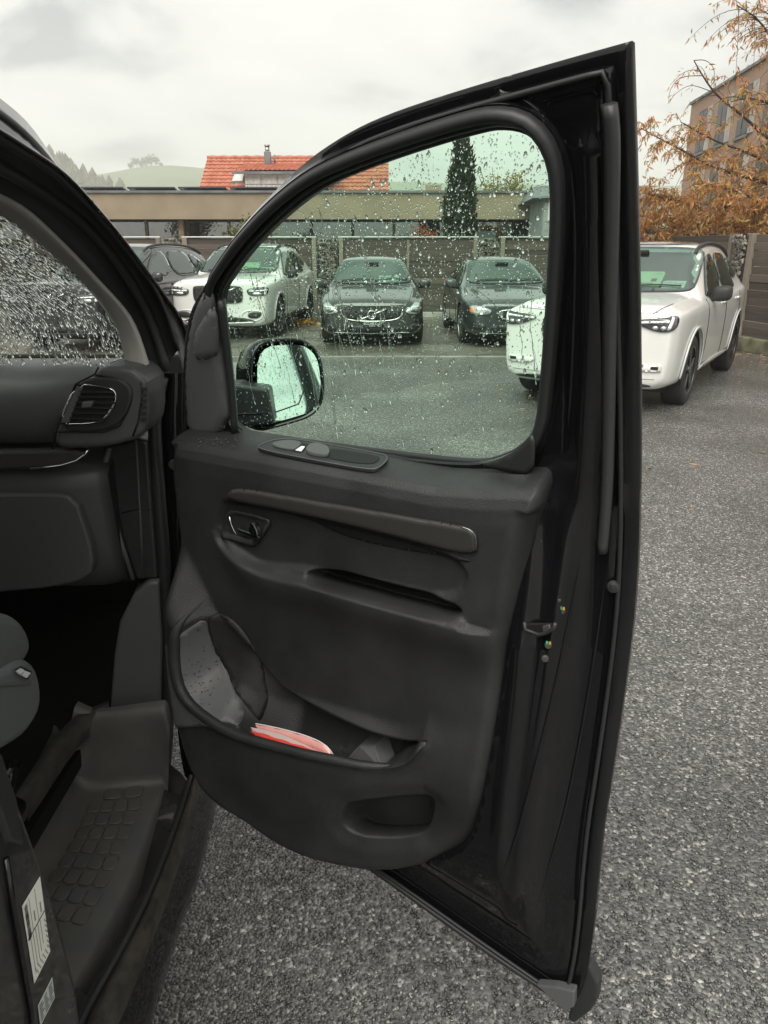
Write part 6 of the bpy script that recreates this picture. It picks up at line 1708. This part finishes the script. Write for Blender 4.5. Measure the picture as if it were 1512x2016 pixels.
tube('pod_seam', xz([(277, 752), (280, 780), (272, 830), (262, 858)], 1.4605), .0018, M['black'], dash, seg=6)
tube('dash_seam', xz([(194, 723), (186, 737), (149, 756), (108, 850), (104, 884)], 1.4605), .002, M['black'], dash, seg=6)
tube('kick_edge', xz([(215, 884), (208, 910), (208, 940), (216, 985), (236, 1060), (262, 1140)], 1.555), .006, M['plastic_grey'], van, seg=8)

# windscreen, streaming with rain (a real 5 mm pane)
w0_ = smooth_line(push(r4p, -.02, .045), 24); dirx = np.array([-1.5, .04, 0])
low_ = w0_[-1] + np.array([.01, .12, -.12]); w0_ = np.vstack([w0_, low_])
nx_ = 14; V = [q + dirx * (i / nx_) for q in w0_ for i in range(nx_ + 1)]; F = []
for j in range(len(w0_) - 1):
    for i in range(nx_): F.append((j * (nx_ + 1) + i, j * (nx_ + 1) + i + 1, (j + 1) * (nx_ + 1) + i + 1, (j + 1) * (nx_ + 1) + i))
ws = mk('windscreen', V, F, M['screen_glass'], van)
# rain running down it: long closed lenses of water on the outer face
V, F = [], []
wl_n = len(w0_); ex = Vector(dirx).normalized()
it_ = []
for k in range(7500):
    f = random.uniform(.0, .26); j = random.uniform(7, wl_n - 1.02)
    if math.sin(f * 60 + j * .9) + math.sin(f * 23 - j * .5 + 1) < random.uniform(-2.0, .8): continue
    wd_ = random.uniform(.0006, .0019); it_.append((f, j, wd_ * random.uniform(2.5, 8.0), wd_, random.uniform(-.12, .12)))
it_ = np.array(it_); i0 = it_[:, 1].astype(int); fr_ = (it_[:, 1] - i0)[:, None]; A_ = w0_[i0]; B_ = w0_[i0 + 1]
unit = lambda q: q / np.linalg.norm(q, axis=1)[:, None]
exn = np.array(ex); T_ = unit(unit(B_ - A_) + exn * it_[:, 4:5]); Nn = unit(np.cross(np.broadcast_to(exn, T_.shape), T_)); Nn *= np.sign(Nn[:, 2:3]); X_ = np.cross(T_, Nn)
P0_ = A_ + (B_ - A_) * fr_ + np.array(dirx) * it_[:, 0:1] + Nn * .0004; m = 8; an = 2 * np.pi * np.arange(m) / m; ln_s, wd_s = it_[:, 2][:, None], it_[:, 3][:, None]
cols = []
for (k, h) in ((1.0, 0.0), (.78, .6), (.42, .92)):
    y_ = np.cos(an) * ln_s * k; x_ = np.sin(an) * wd_s * k * np.where(y_ > 0, 1.25, .75)
    cols.append(P0_[:, None] + T_[:, None] * y_[..., None] + X_[:, None] * x_[..., None] + Nn[:, None] * (wd_s * .26 * h)[..., None])
cols += [(P0_ + Nn * wd_s * .26)[:, None], P0_[:, None]]
V = np.concatenate(cols, 1).reshape(-1, 3); t = []
for ring in range(2):
    for a_ in range(m):
        b_ = (a_ + 1) % m; t += [(ring * m + a_, (ring + 1) * m + a_, (ring + 1) * m + b_), (ring * m + a_, (ring + 1) * m + b_, ring * m + b_)]
for a_ in range(m):
    b_ = (a_ + 1) % m; t += [(2 * m + a_, 3 * m, 2 * m + b_), (a_, b_, 3 * m + 1)]
F = (np.array(t)[None] + (np.arange(len(it_)) * (3 * m + 2))[:, None, None]).reshape(-1, 3)
rs = mk('rain_streaks', V, F, M['water'], ws, True, 'stuff')
bmq = bmesh.new(); bmq.from_mesh(rs.data); bmesh.ops.recalc_face_normals(bmq, faces=bmq.faces); bmq.to_mesh(rs.data); bmq.free()
# roof and far side close the cab so that it is dim inside
box('roof', (-1.36, -.95, 1.885), (1.42, 4.0, .04), M['paint'], van, .015)
box('header', (-1.35, w0_[0][1] - .02, w0_[0][2] + .03), (1.44, .16, .05), M['pillar_trim'], van, .02)
box('rear_pillar_upper', (-.52, .47, 1.42), (.07, .14, .86), M['paint'], van, .02)
box('headlining', (-1.34, .5, 1.855), (1.36, 1.1, .01), M['pillar_trim'], van)
box('far_wall', (-1.98, 1.0, .95), (.05, 2.6, 1.2), M['dash'], van, .02)
box('bulkhead', (-1.2, .02, 1.1), (1.5, .05, 1.5), M['carpet'], van)
box('firewall', (-1.2, 2.25, .8), (1.5, .05, 1.0), M['carpet'], van)
box('cab_floor', (-1.30, 1.3, .50), (1.22, 1.9, .04), M['carpet'], van)
box('bonnet', (-1.23, 2.75, 1.12), (1.45, .9, .06), M['paint'], van, .03)

# the van's own flank runs on behind the camera: black panels, glass and a rear wheel
ysv = np.linspace(-3.1, .42, 12)
def flank(name, rows, mat, par): return loft(name, [[(x_, y_, z_) for y_ in ysv] for x_, z_ in rows], mat, par, n=12)
fk = flank('body_side', [(-.56, .24), (-.47, .26), (-.445, .34), (-.435, .60), (-.43, .95), (-.445, 1.14), (-.462, 1.22)], M['paint'], van)
flank('body_side_top', [(-.585, 1.74), (-.615, 1.80), (-.70, 1.87), (-.9, 1.90)], M['paint'], van)
flank('side_glass', [(-.462, 1.22), (-.49, 1.38), (-.53, 1.56), (-.585, 1.74)], M['solar'], van)
tube('slide_rail', [(-.432, y_, 1.02) for y_ in (-3.0, -1.0, -.6)], .012, M['plastic_smooth'], fk, seg=8)
tube('door_gap', [(-.437, .05, z_) for z_ in (.3, .5, .8, 1.0, 1.15)], .004, M['black'], fk, seg=5)
wheel(van, -.60, -1.9, .34, .22, 1, M['rim_black'], 5)

# step well, tread and sill
tz = .42
T_r = [at_z(u, v, tz) for u, v in ((316, 1537), (296, 1614), (241, 1752), (172, 1876), (100, 1990), (60, 2080))]
T_l = [at_z(u, v, tz) for u, v in ((166, 1556), (132, 1640), (80, 1720), (20, 1800), (-60, 1900), (-120, 1980))]
tr_, tl_ = smooth_line(T_r, 30), smooth_line(T_l, 30)
wt_ = [np.asarray(at_y(u, v, 1.47)) for u, v in ((190, 1410), (318, 1400))]
f0, f1 = tl_[0], tr_[0]
rowL = [wt_[0] + np.array([0, .03, .0]), wt_[0], wt_[0] * .45 + f0 * .55 + np.array([0, .004, 0]), f0 * .85 + wt_[0] * .15, *tl_]
rowR = [wt_[1] + np.array([0, .03, .01]), wt_[1], wt_[1] * .45 + f1 * .55 + np.array([0, .004, 0]), f1 * .85 + wt_[1] * .15, *tr_]
rowL, rowR = np.array(rowL), np.array(rowR)
wallL = [q + np.array([-.05, .0, .16 if q[2] < .5 else .02]) for q in rowL]; wallL2 = [q + np.array([-.015, .0, .03 if q[2] < .5 else .0]) for q in rowL]
edge = [q + np.array([.008, -.004, -.006]) for q in rowR]; edge2 = [q + np.array([.014, -.006, -.05]) for q in rowR]
step = loft('step_tread', [smooth_line(w_, 70) for w_ in (wallL, wallL2, rowL + np.array([.008, 0, .002]), rowL * .7 + rowR * .3, rowL * .3 + rowR * .7, rowR, edge, edge2)], M['tread'], van, n=70)
tag(step, 'muddy plastic entry step with raised square pads')
M['dust'] = pmat('dried mud in grooves', (0.10, 0.085, 0.065), 0.85, var=(60, 0, (0.03, 0.027, 0.022)))
# raised pads of the tread
def tp(f, g):  # f along (0 front .. 1 rear), g across (0 inner .. 1 outer)
    i = f * 29; i0 = min(28, int(i)); a = tl_[i0] + (tl_[i0 + 1] - tl_[i0]) * (i - i0); b = tr_[i0] + (tr_[i0 + 1] - tr_[i0]) * (i - i0)
    return a + (b - a) * g
rows_ = 9
for r_ in range(rows_):
    fa, fb = .02 + r_ * .070, .02 + r_ * .070 + .058
    cols_ = [(.30, .52), (.56, .80)] if r_ == 0 else [(.14 + c * .175, .14 + c * .175 + .150) for c in range(4)]
    for (ga, gb) in cols_:
        q = [tp(fa, ga), tp(fa, gb), tp(fb, gb), tp(fb, ga)]
        q = [q[k] + (q[(k + j) % 4] - q[k]) * .14 for k in range(4) for j in (-1, 1)]
        prism('tread_pad', [np.array(x_) + np.array([0, 0, .0005]) for x_ in resample(chaikin(q, 1), 16, closed=True)], (0, 0, .003), M['tread'], step, .001, 1)
        tube('pad_rim', [np.array(x_) + np.array([0, 0, .0012]) for x_ in resample(chaikin(q, 1), 24, closed=True)], .0014, M['dust'], step, closed=True, seg=5)
# painted sill, dirty seal rail, outer skin
def zline(L, z): return smooth_line([at_z(u, v, z) for u, v in L], 40)
sT = zline([(330, 1500), (322, 1560), (300, 1630), (250, 1752), (182, 1890), (110, 2016), (60, 2100)], .405)
sM = zline([(366, 1530), (345, 1600), (300, 1700), (240, 1820), (170, 1960), (120, 2060), (100, 2100)], .37)
sR1 = zline([(380, 1530), (361, 1601), (305, 1752), (245, 1872), (189, 1968), (150, 2050), (110, 2130)], .415)
sR2 = zline([(395, 1540), (380, 1610), (344, 1730), (301, 1859), (262, 1988), (220, 2100), (180, 2200)], .405)
sO = zline([(424, 1555), (408, 1625), (387, 1709), (339, 1837), (284, 2016), (250, 2120), (210, 2240)], .33)
sR2 = sR1 * .45 + sR2 * .55
sill = loft('sill', [sT + np.array([-.06, 0, -.03]), sT, sM, sR1 + np.array([-.006, 0, -.03])], M['jamb'], van, n=60)
rail_ = loft('sill_rail', [sR1 + np.array([-.004, 0, -.03]), sR1, (sR1 + sR2) / 2 + np.array([0, 0, .008]), sR2, sR2 + np.array([.006, 0, -.025])], M['dirty'], sill, n=60)
loft('sill_skin', [sR2 + np.array([.004, 0, -.02]), (sR2 + sO) / 2 + np.array([0, 0, -.01]), sO, sO + np.array([.004, 0, -.03]), sO + np.array([-.05, 0, -.14]), sO + np.array([-.3, 0, -.16])], M['paint'], sill, n=60)
tube('sill_seal', sR1 + np.array([-.006, 0, .002]), .006, M['rubber'], sill, seg=8)
tube('sill_trim_line', sO + np.array([-.006, 0, .004]), .004, M['rubber'], sill, seg=6)
# floor edge strips beyond the step
for La, Lb in (([(30, 1566), (66, 1512), (114, 1442), (156, 1402), (214, 1379)], [(50, 1578), (88, 1524), (132, 1458), (168, 1416), (215, 1392)]),):
    za, zb2_ = .604, .600
    loft('floor_edge', [smooth_line([at_z(u, v, .604) for u, v in La], 24) + np.array([-.012, .01, -.09]), smooth_line([at_z(u, v, za) for u, v in La], 24), smooth_line([at_z(u, v, zb2_) for u, v in Lb], 24), smooth_line([at_z(u, v, .600) for u, v in Lb], 24) + np.array([-.004, .004, -.05])], M['floor_strip'], van, n=24)
# door jamb at the rear of the opening with its labels
bq = [(-40, 1440), (12, 1482), (34, 1560), (70, 1660), (112, 1780), (150, 1930), (166, 2040), (175, 2150), (-60, 2200)]
bp = prism('rear_pillar', [at_x(u, v, -.455) for u, v in bq], (-.18, .0, .0), M['jamb'], van, .012, 3)
tag(bp, 'grimy black door pillar with two paper labels')
tube('pillar_seam', [at_x(u, v, -.452) for u, v in ((12, 1690), (25, 1780), (42, 1880), (60, 1980), (70, 2060))], .004, M['paint'], bp, seg=7)
prism('pillar_cover', [at_x(u, v, -.449) for u, v in ((-30, 1470), (6, 1485), (36, 1570), (52, 1668), (20, 1660), (0, 1600), (-30, 1560))], (-.02, 0, 0), M['plastic_smooth'], bp, .006)
XS = -.4535
def sticker(name, quad, mat, label):
    q = [np.asarray(at_x(u, v, XS)) for u, v in quad]
    o = prism(name, q, (-.0006, 0, 0), mat, bp); o['label'] = label
    def P(a, b, off=.0006): return (q[0] * (1 - a) + q[1] * a) * (1 - b) + (q[3] * (1 - a) + q[2] * a) * b + np.array([off, 0, 0])
    return o, P
def ink(P, a0, a1, b0, b1, m_): prism('print', [P(a0, b0), P(a1, b0), P(a1, b1), P(a0, b1)], (.0002, 0, 0), m_, bp)
# quad: top-left, top-right, bottom-right, bottom-left
st1, P1 = sticker('label_sheet', ((44, 1784), (79, 1726), (99, 1873), (68, 1936)), M['white_paper'], 'white data label with bar code and ruled lines')
for k in range(22):
    f = .04 + k * .0195; ink(P1, .05, .20, f, f + random.choice([.006, .009, .012]), M['ink'])
ink(P1, 0, 1, .430, .441, M['ink'])
for a in (.30, .62): ink(P1, a, a + .012, .02, .42, M['ink_grey'])
for k in range(5): ink(P1, .12 + k * .14, .135 + k * .14, .45, .92 - .04 * k, M['ink_grey'])
for k in range(12): ink(P1, .88 + .05 * (k % 2), .92 + .05 * (k % 2), .52 + k * .035, .54 + k * .035, M['ink_grey'])
for k in range(16):
    f = .86 + (k % 3) * .04; ink(P1, .12 + k * .05, .155 + k * .05, f, f + .022, M['ink_grey'])
for (a, b, c) in ((.44, .24, .36), (.78, .26, .40)):
    for k in range(6): ink(P1, a, a + .05, b + k * .022, b + k * .022 + .014, M['ink_grey'])
st2, P2 = sticker('label_sheet', ((75, 1980), (103, 1924), (108, 1964), (80, 2020)), M['grey_paper'], 'small grey label with printed text below the data label')
for k in range(6):
    for j in range(3): ink(P2, .05 + j * .32, .05 + j * .32 + random.uniform(.15, .28), .10 + k * .14, .16 + k * .14, M['ink_grey'])
# seat corner: cushion side and plastic shield with its switch
sc_ = [(-120, 1215), (-40, 1203), (28, 1204), (52, 1220), (66, 1248), (70, 1285), (40, 1330), (-30, 1352), (-120, 1372)]
seat = prism('seat', resample(chaikin([at_x(u, v, -.555) for u, v in sc_], 2), 40, closed=True), (-.42, 0, 0), M['cloth'], van, .035, 6)
tag(seat, 'grey cloth seat corner with plastic side shield')
sh = [(-120, 1400), (-30, 1350), (36, 1298), (64, 1297), (82, 1330), (86, 1390), (58, 1446), (0, 1482), (-120, 1545)]
prism('side_shield', resample(chaikin([at_x(u, v, -.545) for u, v in sh], 1), 36, closed=True), (-.07, 0, 0), M['seat_plastic'], seat, .014, 4)
sh2 = [(-60, 1368), (10, 1322), (40, 1318), (62, 1330), (70, 1350), (48, 1352), (0, 1356), (-60, 1392)]
prism('shield_top', [at_x(u, v, -.541) for u, v in sh2], (-.03, 0, 0), M['seat_plastic'], seat, .008, 3)
prism('switch', [at_x(u, v, -.5405) for u, v in ((26, 1322), (40, 1312), (60, 1322), (52, 1338))], (.003, 0, 0), M['black'], seat, .001)
prism('switch_key', [at_x(u, v, -.537) for u, v in ((30, 1322), (39, 1316), (45, 1320), (36, 1328))], (.003, 0, 0), M['grey_paper'], seat)
prism('switch_key', [at_x(u, v, -.537) for u, v in ((39, 1329), (47, 1321), (57, 1325), (49, 1335))], (.003, 0, 0), M['grey_paper'], seat)
tube('seat_rail', [at_x(u, v, -.60) for u, v in ((30, 1500), (15, 1545), (-10, 1600))], .012, M['paint'], seat, seg=8)
# ground-side wheel of the van keeps it standing on the asphalt (hidden behind the sill)
ty = wheel(van, -.62, 2.75, .34, .22, 1, M['rim_black'], 5)
for o_ in [ty]: pass

# ---------------------------------------------------------------- thin damp air between the lot and the hills
hz = box('haze', (0, 0, 44), (3000, 3000, 92), None)
hz.data.materials.clear()
hm = newmat('damp air'); hm.node_tree.nodes.clear()
o_ = hm.node_tree.nodes.new('ShaderNodeOutputMaterial'); pv = hm.node_tree.nodes.new('ShaderNodeVolumePrincipled')
pv.inputs['Color'].default_value = (0.93, 0.94, 0.93, 1); pv.inputs['Density'].default_value = 0.0012; pv.inputs['Anisotropy'].default_value = 0.2
hm.node_tree.links.new(pv.outputs[0], o_.inputs['Volume'])
hz.data.materials.append(hm); hz['kind'] = 'stuff'
tag(hz, 'thin pale mist lying over the valley', 'mist')
for o in bpy.data.objects:
    if o.get('_world'): del o['_world']
